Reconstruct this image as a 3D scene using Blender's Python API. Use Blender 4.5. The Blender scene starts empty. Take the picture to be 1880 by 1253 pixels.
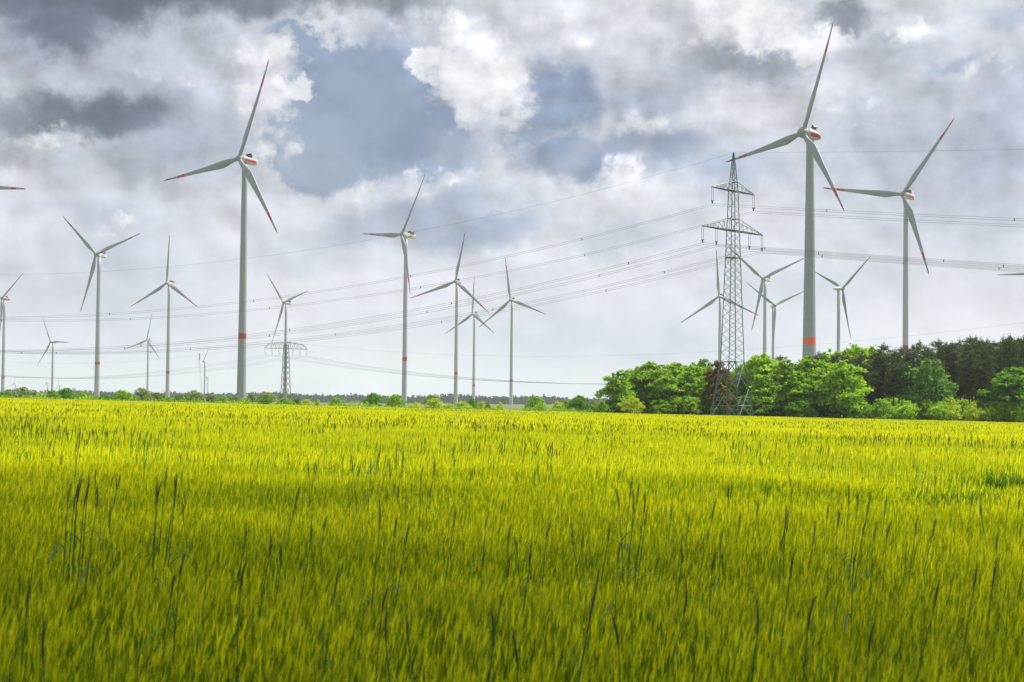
import bpy, math, random
import numpy as np
from mathutils import Matrix, Vector, Euler

R = math.radians
rng = np.random.default_rng(7)
random.seed(7)
SC = bpy.context.scene
COL = SC.collection

# ------------------------------------------------------------------ camera
FPX, PW, PH = 3508.0, 1880.0, 1253.0          # focal length in photo pixels
PITCH = math.atan((740 - 626.5) / FPX)
ROLL = R(0.55)
EYE = Vector((0, 0, 1.7))
fw = Vector((0, math.cos(PITCH), math.sin(PITCH)))
rt0 = Vector((1, 0, 0)); up0 = rt0.cross(fw)
rt = rt0 * math.cos(ROLL) + up0 * math.sin(ROLL)
up = -rt0 * math.sin(ROLL) + up0 * math.cos(ROLL)
cam_d = bpy.data.cameras.new('camera'); cam = bpy.data.objects.new('camera', cam_d); COL.objects.link(cam)
cam.matrix_world = Matrix(((rt.x, up.x, -fw.x, EYE.x), (rt.y, up.y, -fw.y, EYE.y), (rt.z, up.z, -fw.z, EYE.z), (0, 0, 0, 1)))
cam_d.sensor_width = 36.0; cam_d.lens = FPX / PW * 36.0
cam_d.clip_start = 0.2; cam_d.clip_end = 60000
cam_d.dof.use_dof = True; cam_d.dof.focus_distance = 70.0; cam_d.dof.aperture_fstop = 11.0
SC.camera = cam

def ray(px, py):
    return fw + rt * ((px - PW / 2) / FPX) + up * ((PH / 2 - py) / FPX)
def at(px, py, Y):
    d = ray(px, py); return EYE + d * (Y / d.y)

# ------------------------------------------------------------------ light
EXPO = 0.5
SUN_AZ, SUN_EL = R(66), R(54)                  # azimuth to the right of the view (+y), elevation
SC.view_settings.view_transform = 'Standard'; SC.view_settings.look = 'None'
SC.view_settings.exposure = EXPO; SC.view_settings.gamma = 1.0
sd = bpy.data.lights.new('sun', 'SUN'); sd.energy = 5.0; sd.angle = R(0.53); sd.color = (1.0, 0.95, 0.86)
sun = bpy.data.objects.new('sun', sd); COL.objects.link(sun)
sdir = Vector((math.sin(SUN_AZ) * math.cos(SUN_EL), math.cos(SUN_AZ) * math.cos(SUN_EL), math.sin(SUN_EL)))
sun.rotation_euler = sdir.to_track_quat('Z', 'Y').to_euler(); sun.location = sdir * 200

def lin(r, g, b):
    f = lambda c: (c / 255 / 12.92) if c / 255 <= 0.04045 else ((c / 255 + 0.055) / 1.055) ** 2.4
    return (f(r), f(g), f(b), 1.0)

class NT:
    """small helper for building node trees"""
    def __init__(s, nt): s.nt = nt
    def n(s, t, **k):
        nd = s.nt.nodes.new(t)
        for a, v in k.items(): setattr(nd, a, v)
        return nd
    def link(s, a, b): s.nt.links.new(a, b)
    def inp(s, sock, v):
        if isinstance(v, bpy.types.NodeSocket): s.link(v, sock)
        else: sock.default_value = v
    def math(s, op, a, b=0.0, c=None, clamp=False):
        m = s.n('ShaderNodeMath', operation=op, use_clamp=clamp)
        s.inp(m.inputs[0], a); s.inp(m.inputs[1], b)
        if c is not None: s.inp(m.inputs[2], c)
        return m.outputs[0]
    def vmath(s, op, a, b=(0, 0, 0), c=None):
        m = s.n('ShaderNodeVectorMath', operation=op)
        s.inp(m.inputs[0], a)
        if op == 'SCALE': s.inp(m.inputs['Scale'], b)
        elif len(m.inputs) > 1 and op != 'LENGTH': s.inp(m.inputs[1], b)
        if c is not None: s.inp(m.inputs[2], c)
        return m.outputs['Value'] if op in ('LENGTH', 'DOT_PRODUCT') else m.outputs[0]
    def noise(s, vec, scale, detail=4, rough=0.55, dist=0.0, out='Fac'):
        m = s.n('ShaderNodeTexNoise'); s.link(vec, m.inputs['Vector'])
        m.inputs['Scale'].default_value = scale; m.inputs['Detail'].default_value = detail
        m.inputs['Roughness'].default_value = rough; m.inputs['Distortion'].default_value = dist
        return m.outputs[out]
    def ramp(s, x, lo, hi, a=0.0, b=1.0, kind='SMOOTHSTEP'):
        m = s.n('ShaderNodeMapRange', interpolation_type=kind); m.clamp = True
        s.inp(m.inputs[0], x); s.inp(m.inputs[1], lo); s.inp(m.inputs[2], hi); s.inp(m.inputs[3], a); s.inp(m.inputs[4], b)
        return m.outputs[0]
    def mix(s, f, a, b):
        m = s.n('ShaderNodeMix', data_type='RGBA'); s.inp(m.inputs[0], f); s.inp(m.inputs[6], a); s.inp(m.inputs[7], b)
        return m.outputs[2]

# ------------------------------------------------------------------ sky with clouds
W = bpy.data.worlds.new('World'); SC.world = W; W.use_nodes = True
W.node_tree.nodes.clear(); T = NT(W.node_tree)
W.cycles.sampling_method = 'MANUAL'; W.cycles.sample_map_resolution = 256
SKY_STRENGTH = 0.1
tc = T.n('ShaderNodeTexCoord'); D = tc.outputs['Generated']
sep = T.n('ShaderNodeSeparateXYZ'); T.link(D, sep.inputs[0])
azi = T.math('ARCTAN2', sep.outputs[0], sep.outputs[1])
ele = T.math('ARCSINE', sep.outputs[2])
cmb = T.n('ShaderNodeCombineXYZ'); T.link(azi, cmb.inputs[0]); T.link(ele, cmb.inputs[1]); P = cmb.outputs[0]
Ds = T.vmath('MULTIPLY', D, (1, 1, 1.25))
warp = T.vmath('SUBTRACT', T.noise(D, 16, 3, .5, out='Color'), (.5, .5, .5))
warp2 = T.vmath('SUBTRACT', T.noise(D, 62, 5, .62, out='Color'), (.5, .5, .5))
Pw = T.vmath('ADD', T.vmath('ADD', P, T.vmath('SCALE', warp, 0.040)), T.vmath('SCALE', warp2, 0.030))
spw = T.n('ShaderNodeSeparateXYZ'); T.link(Pw, spw.inputs[0])
chain = [None]
def blobs(lst, vec, soft=0.55):
    """soft elliptical clouds at fixed compass directions, evaluated one after the other"""
    tot = None
    for (px, py, rx, ry, rot, amp, *sf) in lst:
        d = ray(px, py).normalized()
        c = T.n('ShaderNodeCombineXYZ'); T.link(spw.outputs[0], c.inputs[0]); T.link(spw.outputs[1], c.inputs[1])
        if chain[0] is not None: T.link(chain[0], c.inputs[2])
        m = T.n('ShaderNodeMapping', vector_type='TEXTURE'); T.link(c.outputs[0], m.inputs[0])
        m.inputs['Location'].default_value = (math.atan2(d.x, d.y), math.asin(d.z), 0)
        m.inputs['Rotation'].default_value = (0, 0, R(rot)); m.inputs['Scale'].default_value = (rx / FPX, ry / FPX, 1e6)
        s = sf[0] if sf else soft
        v = T.ramp(T.vmath('LENGTH', m.outputs[0]), 1 + s, max(0.0, 1 - s), 0, amp)
        tot = v if tot is None else T.math('MAXIMUM', tot, v)
        chain[0] = tot
    return tot
DARK = [(250, -6, 340, 58, 2, 1.0), (560, 6, 260, 44, 3, .95), (110, 45, 110, 52, 10, .9),
        (150, 205, 150, 40, 6, .85), (30, 215, 90, 50, 0, .75), (10, 275, 70, 36, 0, .65),
        (1300, 118, 150, 46, 8, .55), (1385, 125, 90, 30, 0, .42), (1190, 140, 90, 40, 10, .3), (1240, 26, 45, 30, 20, .5),
        (1545, 6, 60, 34, 0, .72), (1630, 30, 50, 24, 0, .36)]
BLUE = [(600, 250, 108, 84, 0, 1.0, .4), (632, 160, 92, 92, 10, 1.0, .4), (565, 280, 74, 46, 0, 1.0, .4), (548, 92, 62, 26, -10, .8, .6), (710, 250, 90, 76, 0, .9, .6)]
BLUES = [(710, 190, 90, 130, 0, 1.0, .35), (780, 255, 120, 78, 0, 1.0, .45), (845, 235, 60, 70, 0, .8, .8), (1030, 190, 75, 70, -20, 1.0, .5), (985, 240, 80, 46, 20, .9, .6), (1045, 300, 85, 52, 10, 1.0, .45), (1140, 275, 80, 40, 0, .85, .7),
         (1250, 275, 85, 60, 0, .9, .6), (1180, 195, 90, 44, 0, .6, .8), (770, 400, 150, 46, 14, .7, .7), (870, 435, 130, 40, 8, .8, .7), (1320, 310, 90, 50, 0, .7, .8), (1750, 108, 34, 14, 0, .6, .8), (1870, 30, 60, 26, 0, .5, .8),
         (150, 395, 140, 20, 0, .3, .9), (1120, 425, 120, 40, 0, .4, .9), (1230, 640, 140, 30, 0, .3, .9), (1860, 250, 60, 110, 0, .5, .9), (620, 430, 80, 30, 0, .3, .9), (1000, 620, 200, 30, 0, .25, .9), (560, 470, 120, 40, 0, .25, .9), (420, 30, 120, 60, 0, .3, .9)]
SHADE = [(90, 150, 260, 150, 0, .62, .9), (40, 300, 180, 80, 0, .5, .9), (290, 275, 170, 60, 0, .6, .8), (1290, 110, 190, 66, 6, .95, .7), (1150, 130, 90, 60, 0, .6, .8), (1760, 230, 200, 150, 0, .36, .9), (1820, 420, 160, 110, 0, .3, .9), (1650, 90, 200, 70, 0, .3, .9), (80, 480, 160, 50, 0, .4, .9), (60, 560, 130, 40, 0, .36, .9), (1700, 540, 200, 40, 0, .26, .9)]
WHITE = [(870, 50, 110, 90, 0, 1.0), (880, 160, 120, 90, -20, 1.15, .5), (920, 250, 60, 60, 0, .8), (1000, 60, 130, 70, 0, .7), (780, 118, 40, 26, 0, 1.1, .3), (775, 150, 30, 18, 0, 1.0, .4), (745, 55, 60, 16, 0, .6), (775, 210, 30, 36, 0, .7, .5), (800, 250, 20, 20, 0, .5), (480, 190, 80, 120, 10, .8),
         (545, 165, 40, 26, 0, 1.0, .4), (515, 120, 40, 40, 0, .8, .5), (1140, 316, 90, 34, 18, .95, .8), (1020, 345, 70, 26, 0, .75), (1395, 50, 130, 66, 0, 1.1, .6), (1690, 25, 80, 34, 0, .9), (1490, 70, 100, 50, 0, 1.0, .6), (1350, 80, 30, 30, 0, .8),
         (1180, 235, 130, 46, 0, .7), (205, 415, 60, 24, 0, .85, .5), (115, 395, 80, 40, 0, .6), (90, 245, 90, 26, 8, .7), (600, 350, 180, 28, 6, .7),
         (800, 325, 140, 26, 6, .8), (960, 110, 110, 130, 0, .6), (1560, 480, 60, 30, 0, .75), (1500, 190, 140, 70, 0, .55), (1650, 190, 140, 60, 10, .55), (1810, 130, 110, 56, 25, .65), (330, 130, 180, 60, 0, .45), (720, 420, 70, 40, 20, .4), (1430, 360, 200, 60, 0, .4), (1000, 400, 120, 30, 0, .4)]
Fb = T.noise(Ds, 8.0, 8, .48, .1)                       # large soft billows
sx, sz = 0.0065, 0.0090
Fd = T.noise(Ds, 27.0, 9, .52, .15)
Fd2 = T.noise(T.vmath('ADD', Ds, (sx, 0, sz)), 27.0, 9, .52, .15)
relief = T.math('SUBTRACT', Fd, Fd2)                     # clouds lit from upper right
bl = blobs(BLUE, Pw, .45); bls = blobs(BLUES, Pw, .8); shd = blobs(SHADE, Pw, .9); dk = blobs(DARK, Pw, .85); wh = blobs(WHITE, Pw, .7)
gap0 = T.ramp(T.noise(Ds, 4.2, 6, .6, .1), .56, .72, 0, .45)     # the same kind of gaps all round
gap0 = T.math('MULTIPLY', gap0, T.ramp(ele, .05, .30))
gen = T.math('MULTIPLY', T.ramp(T.noise(Ds, 2.6, 7, .6, .2), .50, .74), T.ramp(ele, .22, .36))
thick = T.math('ADD', T.math('MULTIPLY', T.math('SUBTRACT', Fb, .5), 1.35), T.math('MULTIPLY', T.math('SUBTRACT', Fd, .5), .28))
fade = T.ramp(ele, .02, .15)                              # towards the horizon the clouds flatten out
base = T.mix(T.ramp(thick, -.34, .36, kind='LINEAR'), lin(240, 240, 245), lin(187, 195, 211))
base = T.mix(T.ramp(ele, .12, .0, 0, .5), base, lin(231, 234, 244))
gapc = T.math('MAXIMUM', bl, gap0)
gapc = T.ramp(T.math('ADD', gapc, T.math('MULTIPLY', T.math('SUBTRACT', Fd, .5), .9)), .16, .80)
sky = T.n('ShaderNodeTexSky', sky_type='NISHITA'); sky.sun_disc = False
sky.sun_elevation = SUN_EL; sky.sun_rotation = SUN_AZ; sky.air_density = 1.0; sky.dust_density = 1.6; sky.ozone_density = 1.4
veil = T.mix(T.ramp(Fd, .36, .62), lin(122, 142, 174), lin(150, 167, 194))
blue = T.mix(.78, T.vmath('SCALE', sky.outputs[0], 0.07), veil)
soft = T.math('MULTIPLY', bls, T.ramp(Fd, .30, .50, .74, 1.0), clamp=True)
base = T.mix(T.math('MULTIPLY', shd, T.ramp(thick, -.35, .25, .35, .88), clamp=True), base, lin(138, 149, 170))
base = T.mix(soft, base, lin(141, 158, 186))
cl = T.mix(T.math('MULTIPLY', gapc, T.ramp(Fb, .36, .62, .97, .80)), base, blue)
dkn = T.math('MAXIMUM', dk, T.math('MULTIPLY', gen, .7))
dkm = T.math('MULTIPLY', dkn, T.math('ADD', 1.0, T.math('MULTIPLY', thick, .9)))
dkm = T.ramp(dkm, .05, 1.0, 0, .95)
cl = T.mix(T.math('MULTIPLY', dkm, T.math('SUBTRACT', 1.0, T.math('MULTIPLY', gapc, .35))), cl, lin(94, 105, 123))
vor = T.n('ShaderNodeTexVoronoi', feature='SMOOTH_F1'); T.link(T.vmath('ADD', Ds, T.vmath('SCALE', warp2, .02)), vor.inputs['Vector'])
vor.inputs['Scale'].default_value = 75; vor.inputs['Detail'].default_value = 2.0; vor.inputs['Roughness'].default_value = .55; vor.inputs['Smoothness'].default_value = .35
bil = T.math('SUBTRACT', .45, vor.outputs['Distance'])       # rounded cauliflower heads
whm = T.ramp(T.math('ADD', wh, T.math('ADD', T.math('MULTIPLY', T.math('SUBTRACT', Fd, .5), 1.4), T.math('MULTIPLY', bil, .55))), .34, .92)
cl = T.mix(T.math('MULTIPLY', whm, .74), cl, lin(246, 245, 248))
rel = T.math('MULTIPLY', relief, T.math('SUBTRACT', 1.1, gapc))
cl = T.vmath('SCALE', cl, T.math('ADD', 1.0, T.math('MULTIPLY', rel, T.math('ADD', .35, T.math('MULTIPLY', fade, 1.1)))))
bg = T.n('ShaderNodeBackground'); bg.inputs[1].default_value = SKY_STRENGTH * 2 ** -EXPO
T.link(T.vmath('SCALE', cl, 1 / SKY_STRENGTH), bg.inputs[0])
wo = T.n('ShaderNodeOutputWorld'); T.link(bg.outputs[0], wo.inputs[0])

# ------------------------------------------------------------------ helpers
def mesh(name, verts, faces, mats=(), smooth=False, matidx=None, attrs=None):
    me = bpy.data.meshes.new(name)
    verts = np.asarray(verts, np.float32).reshape(-1, 3)
    if isinstance(faces, np.ndarray):
        nf, k = faces.shape; sizes = np.full(nf, k, np.int32); idx = faces.ravel().astype(np.int32)
    else:
        sizes = np.array([len(f) for f in faces], np.int32); idx = np.array([i for f in faces for i in f], np.int32); nf = len(faces)
    me.vertices.add(len(verts)); me.vertices.foreach_set('co', verts.ravel())
    me.loops.add(len(idx)); me.loops.foreach_set('vertex_index', idx)
    me.polygons.add(nf)
    if nf:
        me.polygons.foreach_set('loop_start', np.concatenate([[0], np.cumsum(sizes)[:-1]]).astype(np.int32))
        me.polygons.foreach_set('loop_total', sizes)
    if matidx is not None: me.polygons.foreach_set('material_index', np.asarray(matidx, np.int32))
    me.update(calc_edges=True)
    if nf: me.polygons.foreach_set('use_smooth', np.full(nf, bool(smooth)))
    for m in mats: me.materials.append(m)
    for k, v in (attrs or {}).items():
        a = me.attributes.new(k, 'FLOAT', 'POINT'); a.data.foreach_set('value', np.asarray(v, np.float32))
    me.validate()
    return me
def obj(name, me, parent=None, loc=None):
    o = bpy.data.objects.new(name, me); COL.objects.link(o)
    if parent is not None: o.parent = parent
    if loc is not None: o.location = loc
    return o
def empty(name, loc, rz=0.0):
    o = bpy.data.objects.new(name, None); COL.objects.link(o); o.location = loc; o.rotation_euler = (0, 0, rz)
    o.empty_display_size = 0.5
    return o
def tag(o, label=None, cat=None, group=None, kind=None):
    if label: o['label'] = label
    if cat: o['category'] = cat
    if group: o['group'] = group
    if kind: o['kind'] = kind
    return o

def paint(name, col, rough=.45, var=.06, scale=.6, metal=0.0, ring=0.0):
    m = bpy.data.materials.new(name); m.use_nodes = True; t = NT(m.node_tree)
    b = m.node_tree.nodes['Principled BSDF']
    tcx = t.n('ShaderNodeTexCoord')
    nz = t.noise(tcx.outputs['Object'], scale, 5, .6)
    f = t.ramp(nz, .3, .7, 1 - var, 1 + var, 'LINEAR')
    if ring:      # joints between the tower sections and faint rain streaks
        sp_ = t.n('ShaderNodeSeparateXYZ'); t.link(tcx.outputs['Object'], sp_.inputs[0])
        fr = t.math('FRACT', t.math('DIVIDE', sp_.outputs[2], ring))
        f = t.math('MULTIPLY', f, t.ramp(fr, .0, .45 / ring, .80, 1.0))
        f = t.math('MULTIPLY', f, t.ramp(t.noise(t.vmath('MULTIPLY', tcx.outputs['Object'], (1.2, 1.2, .02)), 1.0, 4, .6), .35, .65, .93, 1.05))
    t.link(t.vmath('SCALE', (0, 0, 0), f), b.inputs['Base Color'])
    v = b.inputs['Base Color'].links[0].from_node; v.inputs[0].default_value = col[:3]
    b.inputs['Roughness'].default_value = rough; b.inputs['Metallic'].default_value = metal
    return m
def leafmat(name, c1, c2, trans=.35, rough=.55, objvar=.25, upn=.35, patch=0.0):
    """thin leaf: diffuse + light passing through; colour between c1 and c2 by the leaf's own tint"""
    m = bpy.data.materials.new(name); m.use_nodes = True; nt = m.node_tree; nt.nodes.clear(); t = NT(nt)
    at_ = t.n('ShaderNodeAttribute', attribute_name='tint')
    oi = t.n('ShaderNodeObjectInfo')
    fac = at_.outputs['Fac']
    if patch:     # greener and riper patches of the crop
        gp = t.n('ShaderNodeNewGeometry'); st = t.vmath('MULTIPLY', gp.outputs['Position'], (.5, 1.0, 0))
        fac = t.math('MULTIPLY', fac, t.ramp(t.noise(st, .45, 4, .6), .36, .60, 1 - patch, 1.0))
        fac = t.math('MULTIPLY', fac, t.ramp(t.noise(st, .06, 3, .5), .38, .58, 1 - patch * .3, 1.0))
    c = t.mix(fac, c1 + (1,), c2 + (1,))
    c = t.vmath('SCALE', c, t.math('ADD', 1 - objvar / 2, t.math('MULTIPLY', oi.outputs['Random'], objvar)))
    d = t.n('ShaderNodeBsdfDiffuse'); tr = t.n('ShaderNodeBsdfTranslucent'); g = t.n('ShaderNodeBsdfGlossy'); g.inputs['Roughness'].default_value = rough
    t.link(c, d.inputs[0]); t.link(t.vmath('MULTIPLY', c, (1.05, 1.1, .55)), tr.inputs[0]); g.inputs[0].default_value = (.8, .8, .8, 1)
    if upn:      # shading normals bent upward so the leaves look brighter, as if lit from above
        ge = t.n('ShaderNodeNewGeometry'); nv = t.vmath('NORMALIZE', t.vmath('ADD', t.vmath('SCALE', ge.outputs['Normal'], 1 - upn), (0, 0, upn)))
        t.link(nv, d.inputs['Normal'])
    m1 = t.n('ShaderNodeMixShader'); m1.inputs[0].default_value = trans; t.link(d.outputs[0], m1.inputs[1]); t.link(tr.outputs[0], m1.inputs[2])
    m2 = t.n('ShaderNodeMixShader'); m2.inputs[0].default_value = .02; t.link(m1.outputs[0], m2.inputs[1]); t.link(g.outputs[0], m2.inputs[2])
    o = t.n('ShaderNodeOutputMaterial'); t.link(m2.outputs[0], o.inputs[0])
    return m

def bars_np(segs, w, sides=4):
    """prism bars between point pairs, all in one vertex/face list"""
    V, Fc = [], []
    for (a, b, *ww) in segs:
        a = Vector(a); b = Vector(b); d = (b - a).normalized(); r = (ww[0] if ww else w) / 2
        u = d.orthogonal().normalized(); v = d.cross(u); n0 = len(V)
        for p in (a, b):
            for k in range(sides):
                an = 2 * math.pi * k / sides + math.pi / 4
                V.append(p + u * r * math.cos(an) * 1.414 + v * r * math.sin(an) * 1.414)
        for k in range(sides):
            Fc.append((n0 + k, n0 + (k + 1) % sides, n0 + sides + (k + 1) % sides, n0 + sides + k))
        Fc.append(tuple(n0 + k for k in reversed(range(sides)))); Fc.append(tuple(n0 + sides + k for k in range(sides)))
    return V, Fc
_ub = {}
def bar(name, a, b, w, mat, parent):
    """one straight member: a shared unit bar stretched between a and b (local to parent)"""
    if mat.name not in _ub:
        V, Fc = bars_np([((0, 0, 0), (0, 0, 1))], 1.0); _ub[mat.name] = mesh('steel_member', V, Fc, [mat])
    a = Vector(a); b = Vector(b); d = b - a
    o = obj(name, _ub[mat.name], parent)
    q = d.to_track_quat('Z', 'Y').to_matrix().to_4x4()
    o.matrix_local = Matrix.Translation(a) @ q @ Matrix.Diagonal((w, w, d.length, 1))
    return o
def lathe(prof, n=24, axis='Z'):
    V, Fc = [], []
    for (r, z) in prof:
        for k in range(n):
            an = 2 * math.pi * k / n
            V.append((r * math.cos(an), r * math.sin(an), z))
    for i in range(len(prof) - 1):
        for k in range(n):
            Fc.append((i * n + k, i * n + (k + 1) % n, (i + 1) * n + (k + 1) % n, (i + 1) * n + k))
    return V, Fc

# ------------------------------------------------------------------ ground
FIELD_END = 432.0
def gz(x, y):
    x = np.asarray(x, float); y = np.asarray(y, float)
    z = -0.0145 * np.clip(x, -170, 170) - 0.95 * np.clip(y, 0, 440) / 440
    k = np.clip((y - 460) / 600, 0, 1); k = k * k * (3 - 2 * k)
    kx = np.clip((np.abs(x) - 250) / 600, 0, 1)
    k = np.maximum(k, kx)
    return z * (1 - k) + (-1.2) * k
ys = np.concatenate([np.linspace(-60, 460, 53), np.linspace(490, 1200, 18), [1500, 2000, 3000, 4500, 7000, 11000, 16000]])
xs = np.concatenate([[-9000, -5000, -2500, -1200, -700, -400], np.linspace(-300, 300, 41), [400, 700, 1200, 2500, 5000, 9000]])
XX, YY = np.meshgrid(xs, ys); ZZ = gz(XX, YY)
nx, ny = len(xs), len(ys)
I = np.arange(nx * ny).reshape(ny, nx)
fq = np.stack([I[:-1, :-1], I[:-1, 1:], I[1:, 1:], I[1:, :-1]], -1).reshape(-1, 4)
mg = bpy.data.materials.new('ground_soil_and_meadow'); mg.use_nodes = True; t = NT(mg.node_tree); b = mg.node_tree.nodes['Principled BSDF']
geo = t.n('ShaderNodeNewGeometry'); spx = t.n('ShaderNodeSeparateXYZ'); t.link(geo.outputs['Position'], spx.inputs[0])
n1 = t.noise(geo.outputs['Position'], .02, 6, .6); n2 = t.noise(geo.outputs['Position'], 3.0, 4, .6)
meadow = t.mix(n1, (.06, .10, .02, 1), (.14, .17, .035, 1)); soil = t.mix(n2, (.05, .05, .02, 1), (.08, .09, .025, 1))
t.link(t.mix(t.ramp(spx.outputs[1], FIELD_END, FIELD_END + 3), soil, meadow), b.inputs['Base Color']); b.inputs['Roughness'].default_value = .95
ground = obj('ground', mesh('ground', np.stack([XX, YY, ZZ], -1), fq, [mg], True))
tag(ground, 'gently sloping ground carrying the field and the plain behind it', 'ground', kind='structure')

# ------------------------------------------------------------------ wind turbines
M_TOWER = paint('tower_light_grey', (.37, .39, .41), .5, .05, .05, 0.0, 26.0)
M_CONC = paint('tower_concrete_green_grey', (.29, .315, .325), .65, .07, .08, 0.0, 11.4)
M_BLADE = paint('blade_light_grey', (.24, .265, .28), .38, .03, .2)
M_BLADE_DK = paint('blade_mid_grey', (.22, .26, .275), .4, .03, .2)
M_RED = paint('signal_red', (.40, .02, .03), .45, .05, .3)
M_REDTIP = paint('signal_red_tip', (.20, .015, .022), .45, .05, .3)
M_ORANGE = paint('signal_orange', (.78, .13, .035), .5, .05, .3)
M_WHITE = paint('nacelle_white', (.62, .63, .62), .35, .03, .5)
M_DARK = paint('cooler_dark', (.015, .02, .035), .4, .1, 2)
M_BELLY = paint('nacelle_grey', (.30, .33, .33), .5, .05, 1)
M_BLUE = paint('nacelle_lettering_blue', (.08, .14, .30), .5, .05, 1)

def blade_mesh(name, mats, bands):
    """unit blade, length 60, along +z, upwind = -x, leading edge towards +y"""
    L = 60.0; st = [.02, .04, .07, .11, .16, .21, .27, .34, .42, .5, .6, .69, .725, .73, .77, .82, .825, .87, .915, .92, .95, .975, .99, 1.0]
    n = 14; V, Fc, mi = [], [], []
    for s in st:
        chord = np.interp(s, [0, .06, .13, .20, .28, .45, .7, .9, .97, 1], [2.3, 2.4, 3.5, 4.6, 4.3, 3.1, 1.95, 1.15, .75, .12])
        th = np.interp(s, [0, .06, .13, .20, .3, .5, 1], [1.0, .95, .60, .38, .27, .2, .14]) * chord
        tw = R(np.interp(s, [0, .15, .3, .6, 1], [20, 17, 11, 4, 0])); ax = np.interp(s, [0, .06, .2, 1], [.5, .5, .36, .34])
        pre = -2.6 * s ** 2
        for k in range(n):
            a = 2 * math.pi * k / n
            cy = math.cos(a); y = (cy * .5 + .5 - (1 - ax)) * chord        # leading edge at +y
            x = math.sin(a) * .5 * th * (1 if s < .08 else (.55 + .45 * (cy + 1) / 2) * (1.0))
            yy = y * math.cos(tw) + x * math.sin(tw); xx = -y * math.sin(tw) + x * math.cos(tw)
            V.append((xx + pre, yy, s * L))
    for i in range(len(st) - 1):
        mid = (st[i] + st[i + 1]) / 2
        m = 0
        if bands:
            if .727 < mid < .822: m = 1
            if mid > .917: m = 2
        for k in range(n):
            Fc.append((i * n + k, i * n + (k + 1) % n, (i + 1) * n + (k + 1) % n, (i + 1) * n + k)); mi.append(m)
    return mesh(name, V, Fc, mats, True, mi)
ME_BLADE = blade_mesh('blade_red_bands', [M_BLADE, M_RED, M_REDTIP], True)
ME_BLADE_P = blade_mesh('blade_plain', [M_BLADE_DK], False)

def box_np(x0, x1, y0, y1, z0, z1, tx=0, bev=0.0):
    V = [(x0, y0, z0), (x1 - tx, y0, z0), (x1 - tx, y1, z0), (x0, y1, z0), (x0, y0, z1), (x1, y0, z1), (x1, y1, z1), (x0, y1, z1)]
    Fc = [(0, 3, 2, 1), (4, 5, 6, 7), (0, 1, 5, 4), (1, 2, 6, 5), (2, 3, 7, 6), (3, 0, 4, 7)]
    return V, Fc
def loft_x(secs, n=20, power=2.0):
    """super-elliptic sections along x: (x, half width, z centre, half height)"""
    V, Fc = [], []
    for (x, hw, zc, hh) in secs:
        for k in range(n):
            a = 2 * math.pi * k / n; c, s = math.cos(a), math.sin(a); e = 2 / power
            V.append((x, hw * math.copysign(abs(c) ** e, c), zc + hh * math.copysign(abs(s) ** e, s)))
    for i in range(len(secs) - 1):
        for k in range(n):
            Fc.append((i * n + k, (i + 1) * n + k, (i + 1) * n + (k + 1) % n, i * n + (k + 1) % n))
    Fc.append(tuple(range(n))); Fc.append(tuple(reversed(range((len(secs) - 1) * n, len(secs) * n))))
    return V, Fc
# nacelles, local: x = downwind from the rotor centre, z up, origin at rotor centre
ME_HUB = mesh('hub', *loft_x([(-2.1, .25, 0, .25), (-1.95, .9, 0, .9), (-1.4, 1.5, 0, 1.5), (-.5, 1.95, 0, 1.95), (.6, 2.05, 0, 2.05), (1.5, 1.8, 0, 1.8), (2.0, 1.5, 0, 1.5)], 24), [M_BLADE], True)
ME_HUB_E = mesh('hub_large', *loft_x([(-3.0, .3, 0, .3), (-2.8, 1.1, 0, 1.1), (-2.0, 2.0, 0, 2.0), (-.8, 2.6, 0, 2.6), (.8, 2.75, 0, 2.75), (2.0, 2.6, 0, 2.6), (2.3, 2.4, 0, 2.4)], 28), [M_BLADE], True)
def nac_box():
    V, Fc = loft_x([(2.3, 1.5, 0, 1.5), (2.6, 1.9, .1, 1.75), (5, 2.0, .1, 1.85), (12.5, 2.0, -.05, 1.8), (13.9, 1.8, -.05, 1.6), (14.3, 1.3, 0, 1.1)], 24, 5)
    return V, Fc
ME_NAC = mesh('nacelle_box', *nac_box(), [M_WHITE], False)
def shell(x0, x1, z0, z1, hw, d=.05):
    V, Fc = [], []
    for sy in (-1, 1):
        v, f = box_np(x0, x1, sy * hw - d, sy * hw + d, z0, z1); n0 = len(V); V += v; Fc += [tuple(i + n0 for i in q) for q in f]
    v, f = box_np(x1 + 1.36, x1 + 1.46, -1.45, 1.45, z0 + .35, z1 - .1); n0 = len(V); V += v; Fc += [tuple(i + n0 for i in q) for q in f]
    return V, Fc
ME_STRIPE = mesh('red_stripe', *shell(2.9, 12.9, -1.15, .55, 2.0), [M_RED])
ME_LOGO = mesh('lettering', *shell(6.4, 10.6, -.65, .05, 2.0, .03), [M_BLUE])
ME_COOL = mesh('cooler', *box_np(7.6, 8.2, -1.9, 1.9, 1.9, 4.3, -1.3), [M_DARK])
def fin():
    V, Fc = [], []
    for sy in (-1.95, 1.87):
        n0 = len(V)
        for y in (sy, sy + .12): V += [(8.0, y, 1.0), (12.6, y, 1.6), (12.2, y, 4.3), (10.7, y, 4.3)]
        Fc += [tuple(i + n0 for i in q) for q in ((0, 1, 2, 3), (7, 6, 5, 4), (0, 4, 5, 1), (1, 5, 6, 2), (2, 6, 7, 3), (3, 7, 4, 0))]
    return V, Fc
ME_FIN = mesh('cooler_fin', *fin(), [M_WHITE])
ME_FINR = mesh('cooler_fin_red', *fin(), [M_RED])
ME_MAST = mesh('wind_vane', *bars_np([((9.0, -.7, 4.2), (9.0, -.7, 5.6)), ((8.6, -.7, 5.5), (9.5, -.7, 5.5))], .09), [M_DARK])
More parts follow.
